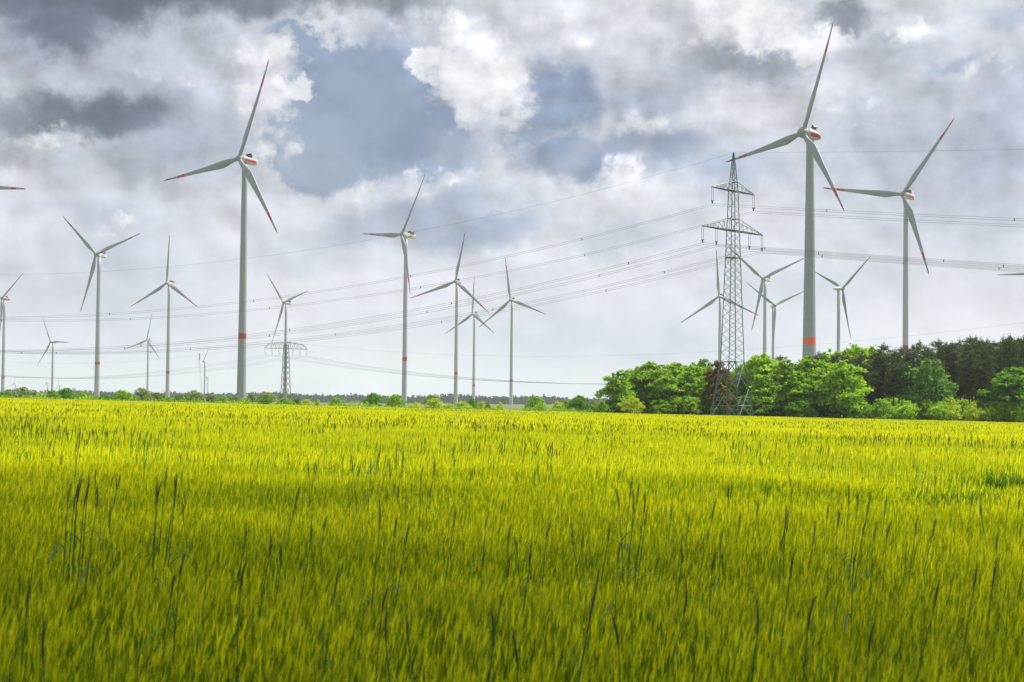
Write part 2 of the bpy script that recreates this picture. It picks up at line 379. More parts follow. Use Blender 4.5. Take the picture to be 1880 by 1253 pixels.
# egg nacelle
ME_EGG = mesh('nacelle_egg', *loft_x([(2.35, 2.5, 0, 2.5), (4, 2.75, 0, 2.75), (6, 2.75, -.05, 2.7), (8.2, 2.45, -.2, 2.35), (10, 1.9, -.4, 1.8), (11.2, 1.2, -.5, 1.15), (11.8, .4, -.55, .4)], 30), [paint('nacelle_cream', (.55, .53, .46), .4, .04, .5)], True)
def egg_stripe():
    V, Fc = [], []
    secs = [(3.0, 2.66, 0, 2.66), (5, 2.79, -.02, 2.77), (7, 2.66, -.1, 2.58), (8.6, 2.4, -.25, 2.28), (10, 1.95, -.4, 1.85), (11.2, 1.25, -.5, 1.2), (11.86, .45, -.55, .45)]
    angs = [-.55, -.3, -.1, .12, .3]
    for side in (0, 1):
        n0 = len(V)
        for (x, hw, zc, hh) in secs:
            for a in angs:
                aa = a if side == 0 else math.pi - a
                V.append((x, hw * 1.012 * math.cos(aa), zc + hh * 1.012 * math.sin(aa)))
        m = len(angs)
        for i in range(len(secs) - 1):
            for k in range(m - 1): Fc.append((n0 + i * m + k, n0 + (i + 1) * m + k, n0 + (i + 1) * m + k + 1, n0 + i * m + k + 1))
    return V, Fc
ME_EGGST = mesh('red_stripe_egg', *egg_stripe(), [M_RED], True)
ME_HOLES = [mesh('vent_window', *box_np(x, x + .8, sy * hw - .1, sy * hw + .1, zc - .3, zc + .35), [M_DARK]) for x, hw, zc in ((6.6, 2.78, -.25), (8.1, 2.5, -.35)) for sy in (-1, 1)]
ME_HATCH = mesh('hatch_box', *bars_np([((7.2, 0, 2.2), (7.2, 0, 3.2), .3), ((6.2, 0, 3.9), (8.2, 0, 3.9), 1.7), ((8.0, 0, 3.1), (9.8, 0, 3.1), .35), ((6.3, .6, 4.4), (6.3, .6, 5.4), .12)], .3), [M_DARK])
ME_CUFF = mesh('blade_cuff', *lathe([(1.55, 1.7), (1.62, 2.6), (1.5, 2.95), (1.2, 2.95)], 24), [M_BLADE_DK], True)
ME_NACR = mesh('nacelle_round', *loft_x([(2.0, 1.3, 0, 1.3), (2.4, 1.6, .1, 1.6), (5, 1.7, .15, 1.7), (9.0, 1.6, .15, 1.55), (10.6, 1.2, .1, 1.2), (11, .8, .1, .8)], 20, 3), [M_WHITE], True)
ME_NACST = mesh('blue_stripe', *shell(2.8, 8.6, -.5, .25, 1.72), [M_BLUE])

def turbine(label, hub, yaw, az, Rr, style, base_r, top_r, band=None, scale=1.0, nblades=3, group=None, concave=False, tower_mat=None):
    """hub = rotor centre in the world; yaw: direction the rotor faces (0 = camera, + = left); az: first blade from up, clockwise seen from the front"""
    hub = Vector(hub); yaw = R(yaw); tilt = R(5)
    a = Vector((-math.sin(yaw) * math.cos(tilt), -math.cos(yaw) * math.cos(tilt), math.sin(tilt)))
    s = scale; over = 5.0 * s
    top = hub - a * over
    zb = float(gz(top.x, top.y)) - .3
    root = empty('wind_turbine', (top.x, top.y, zb)); tag(root, label, 'wind turbine', group or 'wind turbines across the plain')
    H = top.z - 1.6 * s - zb
    prof = []
    for k in range(13):
        u = k / 12; r = base_r + (top_r - base_r) * (u ** .72 if concave else u)
        prof.append((r, u * H))
    mt = tower_mat or M_TOWER; mats = [mt]
    if band:
        mats.append(band[2]); z0, z1 = band[0] - zb, band[1] - zb
        rr = lambda z: float(np.interp(z, [p[1] for p in prof], [p[0] for p in prof]))
        prof = sorted(prof + [(rr(z0), z0), (rr(z1), z1)], key=lambda p: p[1])
    n = 32; V, Fc = lathe(prof + [(.01, H + .01)], n)
    mi = []
    for i in range(len(prof)):
        zz = (prof[i][1] + (prof[i + 1][1] if i + 1 < len(prof) else H)) / 2
        mi += [1 if (band and z0 < zz < z1) else 0] * n
    tw = obj('tower', mesh('tower', V, Fc, mats, True, mi), root)
    B = Matrix((( -a.x, 0, 0), (-a.y, 0, 0), (-a.z, 0, 0)))
    ex = -a; ey = Vector((0, 0, 1)).cross(ex).normalized(); ez = ex.cross(ey)
    M3 = Matrix((ex, ey, ez)).transposed().to_4x4()
    base = Matrix.Translation(hub - root.location) @ M3
    def put(name, me, parent=root, mat=None, sc=s):
        o = obj(name, me, parent)
        if parent is root: o.matrix_local = (mat if mat is not None else base) @ Matrix.Scale(sc, 4)
        return o
    if style == 'egg':
        nac = put('nacelle', ME_EGG); put('red_stripe', ME_EGGST, nac); [put('vent_window', h_, nac) for h_ in ME_HOLES]; put('hatch_box', ME_HATCH, nac)
        put('hub', ME_HUB_E)
    elif style in ('red', 'white'):
        nac = put('nacelle', ME_NAC)
        if style == 'red': put('red_stripe', ME_STRIPE, nac)
        else: put('lettering', ME_LOGO, nac)
        put('cooler', ME_COOL, nac); put('cooler_fin', ME_FIN if style == 'red' else ME_FINR, nac); put('wind_vane', ME_MAST, nac)
        put('hub', ME_HUB)
    else:
        nac = put('nacelle', ME_NACR)
        if style == 'blue': put('blue_stripe', ME_NACST, nac)
        put('hub', ME_HUB)
    bm_ = ME_BLADE if style in ('red', 'white', 'egg', 'round_red') else ME_BLADE_P
    for j in range(nblades):
        an = R(az) + j * 2 * math.pi / 3
        # seen from upwind (camera side): right-hand is e1 = z x a = -(z x ex) = -ey ; clockwise from up
        rot = Matrix.Rotation(an, 4, 'X')          # rotates z towards -y for positive angles
        o = obj('blade', bm_, root)
        sb = Rr / 60.0
        o.matrix_local = base @ rot @ Matrix.Diagonal((sb, -sb, sb, 1)) if True else None
        if style == 'egg':
            c = obj('blade_cuff', ME_CUFF, o)
    return root
def band_at(px, y1, y0, Dd, m=None):
    return (at(px, y1, Dd).z, at(px, y0, Dd).z, m or M_RED)
TS = []
def T_(label, hub_px, Dd, yaw, az, Rr, style, br=2.3, tr=1.55, band=None, **k):
    hp = at(hub_px[0], hub_px[1], Dd)
    bd = band_at(hub_px[0], band[0], band[1], Dd, band[2] if len(band) > 2 else None) if band else None
    return turbine(label, hp, yaw, az, Rr, style, br, tr, bd, **k)
T_('tall pale turbine with red striped nacelle, nearest one on the left half', (438.5, 291), 1129, 37, 20.6, 61.5, 'red', 3.0, 1.6, (622, 612), concave=True, tower_mat=M_CONC)
T_('largest turbine with egg shaped red and cream nacelle behind the lattice pylon', (1474, 244), 945, 56, 20, 56, 'egg', 4.1, 1.9, (633, 620, M_ORANGE), concave=True, tower_mat=M_CONC)
T_('dark grey turbine with red striped nacelle rising behind the pines on the right', (1657, 357), 1287, 39, 37.4, 61, 'red', 2.2, 1.6, (641.5, 634))
T_('turbine with white lettered nacelle and level left blade, left of centre', (737, 431), 1702, 54, 34.1, 62, 'white', 2.35, 1.65, (663, 655.5))
T_('white turbine in front right of the lettered one, lower blade crossing a farther rotor', (836, 517), 2260, 20, 10.6, 60.2, 'red', 2.5, 1.6, (688.5, 683.5))
T_('slim far turbine between two bigger ones, its upright blade hidden behind another blade', (867, 577), 3091, 43, 1, 64, 'red', 2.5, 1.7, (710, 706))
T_('turbine with nearly upright blade at the middle of the picture', (937, 551), 2655, 27, 110.4, 60.8, 'red', 2.5, 1.7, (701.5, 696.5))
T_('turbine with Y shaped rotor and white nacelle, second tall tower from the left edge', (176, 467), 1888, 28, 71.8, 59.5, 'white', 2.75, 1.7, (670, 664))
T_('turbine with upright blade and two lower blades, left of the tall pale one', (306, 520), 2345, 28, 1, 60.2, 'white', 2.6, 1.7, (686.5, 681.5))
T_('turbine at the left picture edge, its rotor cut by the frame', (3, 548), 2740, 38, 54, 60, 'red', 2.7, 1.7, (695.5, 690))
T_('small far turbine with round nacelle between the left edge and the second tall tower', (93, 628), 3546, 32, 92, 50.7, 'round_red', 2.5, 1.6, scale=1.2)
T_('small far turbine with red and white nacelle, left of the upright bladed one', (269, 625), 4362, 33.5, 12.2, 64, 'red', 2.9, 1.9, (721, 718), scale=1.1)
T_('turbine standing behind the small single arm pylon', (520.3, 556), 2787, 46, 75.9, 61.3, 'white', 2.7, 1.7, (700, 695.5))
T_('turbine whose tower is half hidden behind the big lattice pylon', (1320, 544.4), 2518, 24, 115.6, 62.8, 'white', 2.6, 1.8)
T_('turbine with Y shaped rotor just right of the big lattice pylon', (1400.3, 512), 2158, 40, 69.3, 60.6, 'white', 2.5, 1.7)
T_('plain grey turbine without red bands, left of the largest tower', (1423, 561), 2006, -18, 65.4, 41, 'plain', 1.75, 1.2, scale=.9)
T_('grey turbine with blue striped nacelle turned to the right, between two big towers', (1547, 530), 1699, -122, 66, 46, 'blue', 1.85, 1.3, scale=.95)
T_('turbine beyond the left edge, only one red banded blade tip showing high up', (-54, 344), 1300, 35, 95, 60, 'red', 2.4, 1.6)
T_('turbine beyond the right edge, only one dark blade tip showing', (1925, 500), 1700, 30, 268, 46, 'plain', 2.0, 1.4)
T_('tiny far turbine with a single fitted blade beside a crane', (373, 664), 5188, 40, 29, 47, 'plain', 2.8, 2.0, nblades=1, scale=1.3)
T_('tiny turbine just right of the one being built', (379.5, 693), 6700, 50, 60, 26, 'round_red', 2.2, 1.5, scale=1.0)
T_('faint farthest turbine close to the left edge', (26, 704), 8375, 42, 6.9, 45, 'plain', 2.8, 2.0, scale=1.2)
T_('faint farthest turbine left of the one above the round bushes', (85.5, 703), 7918, 58, 117.5, 40, 'plain', 2.6, 2.0, scale=1.2)
T_('faint farthest turbine above the round dark bushes on the left', (107.5, 707.7), 8659, 48, 112, 43, 'plain', 2.6, 2.0, scale=1.2)
T_('barely visible turbine low on the skyline right of the upright bladed one', (299, 716.5), 9500, 45, 0, 34, 'plain', 2.4, 1.8, scale=1.1)

# crane at the turbine under construction
cb = at(371, 722, 5150); cr = empty('crane', (cb.x, cb.y, float(gz(cb.x, cb.y)))); tag(cr, 'tall thin construction crane leaning beside the far single bladed turbine', 'crane')
M_CR = paint('crane_white', (.62, .62, .62), .5); ctop = at(366, 649, 5150) - cr.location
V, Fc = bars_np([((ox, oy, 0), (ctop.x * .9 + ox * .4, oy * .4, ctop.z * .86)) for ox in (-1.6, 1.6) for oy in (-1.6, 1.6)], .55)
obj('boom', mesh('boom', V, Fc, [M_CR]), cr)
obj('boom_tip', mesh('boom_tip', *bars_np([((ctop.x * .9, 0, ctop.z * .86), (ctop.x, 0, ctop.z), 2.2)], 2.2), [M_RED]), cr)
obj('hoist_cable', mesh('hoist_cable', *bars_np([((ctop.x, 0, ctop.z), (ctop.x - 2, 0, ctop.z * .75), .5)], .5), [M_DARK]), cr)
obj('carrier', mesh('carrier', *box_np(-7, 7, -2.2, 2.2, 0, 3.4, 1.5), [M_RED]), cr)

# ------------------------------------------------------------------ big lattice pylon
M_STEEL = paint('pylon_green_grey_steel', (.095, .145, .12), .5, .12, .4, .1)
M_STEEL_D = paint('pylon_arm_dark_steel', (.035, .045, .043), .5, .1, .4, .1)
M_INS = paint('insulator_brown_glass', (.09, .075, .07), .25, .1, 3)
M_WIRE = paint('aluminium_wire', (.16, .17, .18), .5, .05, .1, .2)
PHI = R(54)
pb = at(1344, 758, 440.0); PZ = -.98
py = empty('lattice_pylon', (pb.x, 440.0, PZ), PHI); tag(py, 'tall two arm lattice power pylon of green grey steel before the wood', 'pylon', 'power pylons')
def s_of(z): return float(np.interp(z, [-1.1, 12.6, 43, 52, 58.6, 61], [3.74, 1.97, 1.07, .80, .28, .05]))
CR = [(-1, -1), (1, -1), (1, 1), (-1, 1)]
lv = [-1.1, 12.6, 43, 52, 58.6, 61]
for cx, cy in CR:
    V, Fc = bars_np([((cx * s_of(a), cy * s_of(a), a), (cx * s_of(b_), cy * s_of(b_), b_), .24 if b_ < 20 else .16) for a, b_ in zip(lv[:-1], lv[1:])], .22)
    obj('leg', mesh('leg', V, Fc, [M_STEEL]), py)
def P4(c, z): return (c[0] * s_of(z), c[1] * s_of(z), z)
def face_x(z0, z1, w, both=True, flip=False):
    for k in range(4):
        c0, c1 = CR[k], CR[(k + 1) % 4]
        if both or flip: bar('brace', P4(c0, z0), P4(c1, z1), w, M_STEEL, py)
        if both or not flip: bar('brace', P4(c1, z0), P4(c0, z1), w, M_STEEL, py)
def ring(z, w):
    for k in range(4): bar('horizontal_brace', P4(CR[k], z), P4(CR[(k + 1) % 4], z), w, M_STEEL, py)
face_x(-.6, 6.4, .15); face_x(6.4, 12.6, .15); ring(2.5, .14); ring(12.6, .14)
for k in range(4):   # secondary struts of the splayed foot
    c0, c1 = CR[k], CR[(k + 1) % 4]
    def onface(c, d, z, f): a = Vector(P4(c, z)); b_ = Vector(P4(d, z)); return a + (b_ - a) * f
    for (c, d) in ((c0, c1), (c1, c0)):
        bar('strut', P4(c, 4.4), onface(c, d, 4.4, .30), .08, M_STEEL, py)
        bar('strut', P4(c, 2.5), onface(c, d, 4.4, .30), .08, M_STEEL, py)
        bar('strut', P4(c, 2.5), onface(c, d, 1.0, .16), .08, M_STEEL, py)
        bar('strut', P4(c, 9.8), onface(c, d, 9.8, .24), .08, M_STEEL, py)
        bar('strut', P4(c, 7.9), onface(c, d, 9.8, .24), .08, M_STEEL, py)
z = 12.6; k = 0
while z < 41.6:
    h = np.interp(z, [12, 43], [2.15, 1.75]); z1 = min(z + h, 43.0); face_x(z, z1, .062, True); z = z1
while z < 58.2:
    h = np.interp(z, [43, 58], [1.55, 1.0]); z1 = min(z + h, 58.6); face_x(z, z1, .055, False, k % 2 == 0); z = z1; k += 1
for zz in (36.6, 42.9, 45.6, 52.1, 54.2): ring(zz, .16)
ATT = []
for zb_, zt_, h in ((42.9, 45.6, 14.0), (52.1, 54.2, 9.8)):
    for sg in (-1, 1):
        arm = obj('crossarm', None, py); arm.empty_display_size = .3
        sb_, st_ = s_of(zb_), s_of(zt_)
        tip = (sg * h, 0, zb_)
        for yy in (-1, 1):
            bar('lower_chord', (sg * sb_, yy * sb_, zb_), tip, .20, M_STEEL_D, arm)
            bar('upper_chord', (sg * st_, yy * st_, zt_), (sg * h, 0, zb_ + .12), .11, M_STEEL, arm)
            n = 6 if h > 10 else 4
            for q in range(1, n):
                f0, f1 = (q - 1) / n, q / n
                lo0 = Vector((sg * sb_, yy * sb_, zb_)).lerp(Vector(tip), f0); lo1 = Vector((sg * sb_, yy * sb_, zb_)).lerp(Vector(tip), f1)
                hi1 = Vector((sg * st_, yy * st_, zt_)).lerp(Vector((sg * h, 0, zb_ + .12)), f1)
                bar('web_strut', lo1, hi1, .07, M_STEEL, arm); bar('web_strut', lo0, hi1, .07, M_STEEL, arm)
        n = 6 if h > 10 else 4
        for q in range(0, n):
            f0, f1 = q / n, (q + 1) / n; L0 = sb_ * (1 - f0); L1 = sb_ * (1 - f1); x0 = sg * (sb_ + (h - sb_) * f0); x1 = sg * (sb_ + (h - sb_) * f1)
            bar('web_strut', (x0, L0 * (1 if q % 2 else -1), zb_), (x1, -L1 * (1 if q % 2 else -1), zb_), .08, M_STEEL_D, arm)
        offs = [h - .15] if h < 10 else [h - .15, h * .55]
        for o_ in offs: ATT.append((sg * o_, zb_))
ins_v, ins_f = bars_np([((0, -.22, 0), (0, -.22, -3.1), .065), ((0, .22, 0), (0, .22, -3.1), .065), ((0, -.34, -3.1), (0, .34, -3.1), .16), ((0, 0, -3.1), (0, 0, -3.75), .26)], .1)
ME_INS = mesh('insulator_string', ins_v, ins_f, [M_INS])
for (x, z0) in ATT: obj('insulator_string', ME_INS, py, (x, 0, z0 - .08))

def wire_mesh(name, A, dirs, offs, r, mat, spacer=None, n=40):
    """parabolic spans from A to both sides; dirs = [(angle, slope, curve, length)]; returns list of (part name, mesh)"""
    out = []
    for o_ in offs:
        V, Fc = [], []
        pts = []
        for q, (ang, sl, cv, Ln) in enumerate(dirs):
            dv = Vector((math.cos(ang), math.sin(ang), 0)); seg = []
            for k in range(n + 1):
                d = Ln * k / n; p = Vector(A) + dv * d; p.z += sl * d + cv * d * d + o_; seg.append(p)
            pts.append(seg)
        path = list(reversed(pts[0]))[:-1] + pts[1] if len(pts) > 1 else pts[0]
        for i, p in enumerate(path):
            tn = (path[min(i + 1, len(path) - 1)] - path[max(i - 1, 0)]).normalized(); u = tn.cross(Vector((0, 0, 1))).normalized(); v = u.cross(tn)
            for k in range(5):
                a = 2 * math.pi * k / 5; V.append(p + u * r * math.cos(a) + v * r * math.sin(a))
        for i in range(len(path) - 1):
            for k in range(5): Fc.append((i * 5 + k, i * 5 + (k + 1) % 5, (i + 1) * 5 + (k + 1) % 5, (i + 1) * 5 + k))
        out.append(('wire', mesh('wire', V, Fc, [mat], True)))
    return out
ME_SPACER = mesh('spacer', *bars_np([((0, 0, .06), (0, 0, -.52), .11), ((-.1, 0, -.2), (.1, 0, -.2), .2)], .1), [M_WIRE])
DL = R(63.4) + math.pi / 2; DRr = R(43) - math.pi / 2
def conductor(label, A, dirs, offs, r, group, spacers=True, phase=0.0):
    root = empty('power_cable', A); tag(root, label, 'power cable', group)
    for nm, me in wire_mesh('wire', (0, 0, 0), dirs, offs, r, M_WIRE): obj(nm, me, root)
    if spacers:
        for (ang, sl, cv, Ln) in dirs:
            dv = Vector((math.cos(ang), math.sin(ang), 0)); d = 18 + phase * 30
            while d < Ln * .97:
                o = obj('spacer', ME_SPACER, root, (dv.x * d, dv.y * d, sl * d + cv * d * d)); o.scale = (1, 1, 1); d += 46
    return root
places = {0: 'outer left lower arm', 1: 'inner left lower arm', 2: 'outer right lower arm', 3: 'inner right lower arm', 4: 'left upper arm', 5: 'right upper arm'}
for i, (x, z0) in enumerate(ATT):
    A = (pb.x + x * math.cos(PHI), 440 + x * math.sin(PHI), PZ + z0 - 3.8)
    conductor('twin cable on the ' + places[i] + ' of the big pylon', A, [(DL, -.2314, .000572, 400), (DRr, -.113, .000073, 330)], (0, -.42), .026, 'cables of the big pylon', True, (i * .37) % 1)
conductor('single thin earth wire strung from the peak of the big pylon', (pb.x, 440, PZ + 60.9), [(DL, -.2334, .000576, 400), (DRr, -.085, .00007, 330)], (0,), .02, 'cables of the big pylon', False)

# small single-arm pylon
SD = 860.0; sb = at(524, 742, SD); SZ = float(gz(sb.x, SD)) - .05; SPH = R(46)
sp = empty('small_lattice_pylon', (sb.x, SD, SZ), SPH); tag(sp, 'small single arm lattice pylon far off on the left with six hanging insulators', 'pylon', 'power pylons')
SH = at(524, 628.5, SD).z - SZ; AZ_ = at(524, 640.5, SD).z - SZ
def s2(z): return float(np.interp(z, [0, 4, SH], [1.9, 1.62, .75]))
def Q4(c, z): return (c[0] * s2(z), c[1] * s2(z), z)
for c in CR: obj('leg', mesh('leg', *bars_np([(Q4(c, 0), Q4(c, 4)), (Q4(c, 4), Q4(c, SH - 1))], .24), [M_STEEL]), sp)
z = 0.0
while z < SH - 1.6:
    h = np.interp(z, [0, SH], [3.0, 1.8]); z1 = min(z + h, SH - 1)
    for k in range(4):
        bar('brace', Q4(CR[k], z), Q4(CR[(k + 1) % 4], z1), .1, M_STEEL, sp); bar('brace', Q4(CR[(k + 1) % 4], z), Q4(CR[k], z1), .1, M_STEEL, sp)
    z = z1
HA = 12.1
for zz in (5.2, 17.5):
    for k in range(4): bar('horizontal_brace', Q4(CR[k], zz), Q4(CR[(k + 1) % 4], zz), .13, M_STEEL, sp)
ATT2 = []
for sg in (-1, 1):
    arm = obj('crossarm', None, sp)
    for yy in (-1, 1):
        w = s2(AZ_) * yy
        bar('lower_chord', (0, w, AZ_), (sg * HA, w * .4, AZ_), .17, M_STEEL, arm)
        bar('upper_chord', (0, w * .8, SH), (sg * HA * .82, w * .5, SH - .9), .15, M_STEEL, arm)
        bar('end_chord', (sg * HA * .82, w * .5, SH - .9), (sg * HA, w * .4, AZ_), .13, M_STEEL, arm)
        xs_ = [0, .2, .4, .6, .82]; lo = [.1, .3, .5, .7, .9]
        for q in range(4):
            zt0 = SH - .9 * xs_[q] / .82; zt1 = SH - .9 * xs_[q + 1] / .82
            bar('web_strut', (sg * HA * xs_[q], w * .8, zt0), (sg * HA * lo[q], w * .8, AZ_), .09, M_STEEL, arm)
            bar('web_strut', (sg * HA * lo[q], w * .8, AZ_), (sg * HA * xs_[q + 1], w * .7, zt1), .09, M_STEEL, arm)
    for f in (.985, .66, .33): ATT2.append((sg * HA * f, AZ_))
v2, f2 = bars_np([((-.4, 0, 0), (-.4, 0, -2.0), .08), ((.4, 0, 0), (.4, 0, -2.0), .08), ((-.4, 0, -2.0), (0, 0, -2.9), .08), ((.4, 0, -2.0), (0, 0, -2.9), .08)], .12)
ME_INS2 = mesh('insulator_string', v2, f2, [M_INS])
for x, z0 in ATT2: obj('insulator_string', ME_INS2, sp, (x, 0, z0 - .1))
pl2 = ['outermost left', 'second left', 'inner left', 'outermost right', 'second right', 'inner right']
for i, (x, z0) in enumerate(ATT2):
    A = (sb.x + x * math.cos(SPH), SD + x * math.sin(SPH), SZ + z0 - 3.0)
    conductor('thin far power cable on the %s string of the small pylon' % pl2[i], A, [(SPH + math.pi / 2, -.115, .00033, 330), (SPH - math.pi / 2, -.13, .000325, 370)], (0,), .028, 'cables of the small pylon', False)
conductor('thin earth wire along the top of the small pylon', (sb.x, SD, SZ + SH), [(SPH + math.pi / 2, -.10, .0003, 330), (SPH - math.pi / 2, -.09, .00025, 370)], (0,), .02, 'cables of the small pylon', False)

# ------------------------------------------------------------------ trees
def quads(cen, nrm, size, aspect=1.0, rs=rng):
    n = len(cen); r = rs.normal(size=(n, 3)); u = np.cross(nrm, r); u /= np.linalg.norm(u, axis=1, keepdims=True) + 1e-9; v = np.cross(nrm, u)
    s = np.asarray(size)[:, None]
    a = u * s * .5; b_ = v * s * .5 * aspect
    V = np.stack([cen - a - b_ * .3, cen + b_ * -1.0 + a * .2, cen + a + b_ * .3, cen + b_ * 1.0 - a * .2], 1).reshape(-1, 3)
    return V, np.arange(n * 4).reshape(n, 4)
def unit(n, rs):
    v = rs.normal(size=(n, 3)); return v / np.linalg.norm(v, axis=1, keepdims=True)
def limbs_mesh(name, paths, mat):
    V, Fc = [], []
    for path in paths:
        n0 = len(V); ns = 7
        for i, (p, r) in enumerate(path):
            q = path[min(i + 1, len(path) - 1)][0]; q0 = path[max(i - 1, 0)][0]; tn = (Vector(q) - Vector(q0)).normalized()
            u = tn.orthogonal().normalized(); v = tn.cross(u)
            for k in range(ns):
                a = 2 * math.pi * k / ns; V.append(Vector(p) + u * r * math.cos(a) + v * r * math.sin(a))
        for i in range(len(path) - 1):
            for k in range(ns): Fc.append((n0 + i * ns + k, n0 + i * ns + (k + 1) % ns, n0 + (i + 1) * ns + (k + 1) % ns, n0 + (i + 1) * ns + k))
    return mesh(name, V, Fc, [mat], True)
def broadleaf(seed, mat, bark, H=14.0, Wd=9.0, low=.08, nl=16, leaves=9000, size=.42, drop=0.0, open_=0.0, shape=0):
    """trunk and limbs carry clumps of leaves spread through an uneven crown"""
    rs = np.random.default_rng(seed); lobes = []
    for i in range(nl):
        u = (i + rs.uniform(.2, .8)) / nl
        zc = H * (low + .10 + (0.80 - low) * u)
        prof = math.sin(math.pi * min(1, max(0.05, (u * .84 + .14)))) ** .65 if shape == 0 else (1 - u) ** .6 * .9 + .15
        a = i * 2.4 + rs.uniform(-.5, .5); rad = Wd * .5 * prof * rs.uniform(.35, .72)
        r = Wd * rs.uniform(.17, .27) * (.75 + .5 * prof) * (1 - .2 * u)
        lobes.append((np.array([math.cos(a) * rad, math.sin(a) * rad, zc]), r, r * rs.uniform(.65, .9)))
    lobes.append((np.array([rs.uniform(-.4, .4), rs.uniform(-.4, .4), H * .90]), Wd * .16, H * .09))
    lobes.append((np.array([0, 0, H * .6]), Wd * .28, H * .22))
    area = np.array([l[1] ** 2 for l in lobes]); cnt = (area / area.sum() * leaves).astype(int)
    C_, N_, S_, T__ = [], [], [], []
    for (c, r, rz), n in zip(lobes, cnt):
        ncl = max(6, n // 26); d = unit(ncl, rs); d[:, 2] = np.abs(d[:, 2]) * .9 + d[:, 2] * .35; d /= np.linalg.norm(d, axis=1, keepdims=True)
        cc = c + d * np.array([r, r, rz]) * rs.uniform(.70, 1.12, (ncl, 1)); tint = rs.uniform(0, 1, ncl)
        pick = rs.integers(0, ncl, n)
        p = cc[pick] + rs.normal(size=(n, 3)) * np.array([.36, .36, .26]) * (r / 2.2)
        if drop: p[:, 2] -= drop * rs.uniform(0, 1, n) ** 2 * 2.2
        if open_: 
            keep = rs.uniform(0, 1, n) > open_; p = p[keep]; pick = pick[keep]; n = len(p)
        nn = d[pick] * .5 + unit(n, rs) * .9 + np.array([0, 0, .35]); nn /= np.linalg.norm(nn, axis=1, keepdims=True)
        C_.append(p); N_.append(nn); S_.append(rs.uniform(.6, 1.25, n) * size); T__.append(np.clip(tint[pick] * .65 + rs.uniform(0, .35, n), 0, 1))
    C_ = np.concatenate(C_); ok = C_[:, 2] > .1; C_ = C_[ok]; N_ = np.concatenate(N_)[ok]; S_ = np.concatenate(S_)[ok]; T__ = np.concatenate(T__)[ok]
    C_[:, 2] *= H / np.percentile(C_[:, 2], 99.7)
    V, Fq = quads(C_, N_, S_, 1.15, rs)
    crown = mesh('crown', V, Fq, [mat], False, None, {'tint': np.repeat(T__, 4)})
    tr = H * .022
    paths = [[((0, 0, -.3), tr * 1.5), ((.05, 0, H * .1), tr), ((.1, .05, H * .4), tr * .75), ((0, 0, H * .8), tr * .3)]]
    for (c, r, rz) in lobes[:-2:2]:
        z0 = max(H * .08, c[2] * .55); paths.append([((0, 0, z0), tr * .45), (tuple(c * np.array([.55, .55, 0]) + np.array([0, 0, (z0 + c[2]) / 2 + .3])), tr * .3), (tuple(c), tr * .12)])
    return crown, limbs_mesh('trunk', paths, bark)
def pine(seed, mat, bark, H=19.0, low=.42, leaves=7500, Wd=5.6):
    rs = np.random.default_rng(seed); paths = []; C_, N_, S_, T__ = [], [], [], []
    sway = rs.uniform(-.5, .5, 2)
    axis = lambda z: np.array([sway[0] * (z / H) ** 2 * 1.2, sway[1] * (z / H) ** 2 * 1.2, z])
    paths.append([(tuple(axis(z)), .2 * (1 - z / H * .86) + .015) for z in np.linspace(-.3, H * .985, 8)])
    nb = 46
    for i in range(nb):
        u = (i + rs.uniform(0, 1)) / nb; z = H * (low + (0.965 - low) * u)
        Lb = Wd * .5 * (.35 + .75 * (1 - u) ** .55) * rs.uniform(.55, 1.15) * (1 if u > .14 else .75)
        a = i * 2.4 + rs.uniform(-.4, .4); up_ = rs.uniform(.05, .5) + .35 * u
        s = axis(z); e = s + np.array([math.cos(a) * Lb, math.sin(a) * Lb, Lb * up_ * .6])
        paths.append([(tuple(s), .05), (tuple((s + e) / 2 + np.array([0, 0, -.1])), .035), (tuple(e), .012)])
        n = int(leaves / nb * (.5 + .9 * (1 - u)))
        ncl = 5; f = rs.uniform(.45, 1.05, ncl); cc = s + (e - s) * f[:, None] + rs.normal(size=(ncl, 3)) * .22
        pk = rs.integers(0, ncl, n); p = cc[pk] + rs.normal(size=(n, 3)) * np.array([.36, .36, .17])
        nn = unit(n, rs); C_.append(p); N_.append(nn); S_.append(rs.uniform(.22, .46, n)); T__.append(np.clip(rs.uniform(0, 1) * .6 + rs.uniform(0, .4, n), 0, 1))
    n = 130; p = axis(H * .985) + rs.normal(size=(n, 3)) * np.array([.22, .22, .5]); C_.append(p); N_.append(unit(n, rs)); S_.append(rs.uniform(.2, .36, n)); T__.append(rs.uniform(0, 1, n))
    for i in range(10):
        z = H * rs.uniform(.15, low); a = rs.uniform(0, 6.3); L = rs.uniform(.5, 1.6); s = axis(z)
        paths.append([(tuple(s), .03), (tuple(s + np.array([math.cos(a) * L, math.sin(a) * L, -.15 * L])), .008)])
    C_ = np.concatenate(C_); V, Fq = quads(C_, np.concatenate(N_), np.concatenate(S_), .45, rs)
    return mesh('crown', V, Fq, [mat], False, None, {'tint': np.repeat(np.concatenate(T__), 4)}), limbs_mesh('trunk', paths, bark)

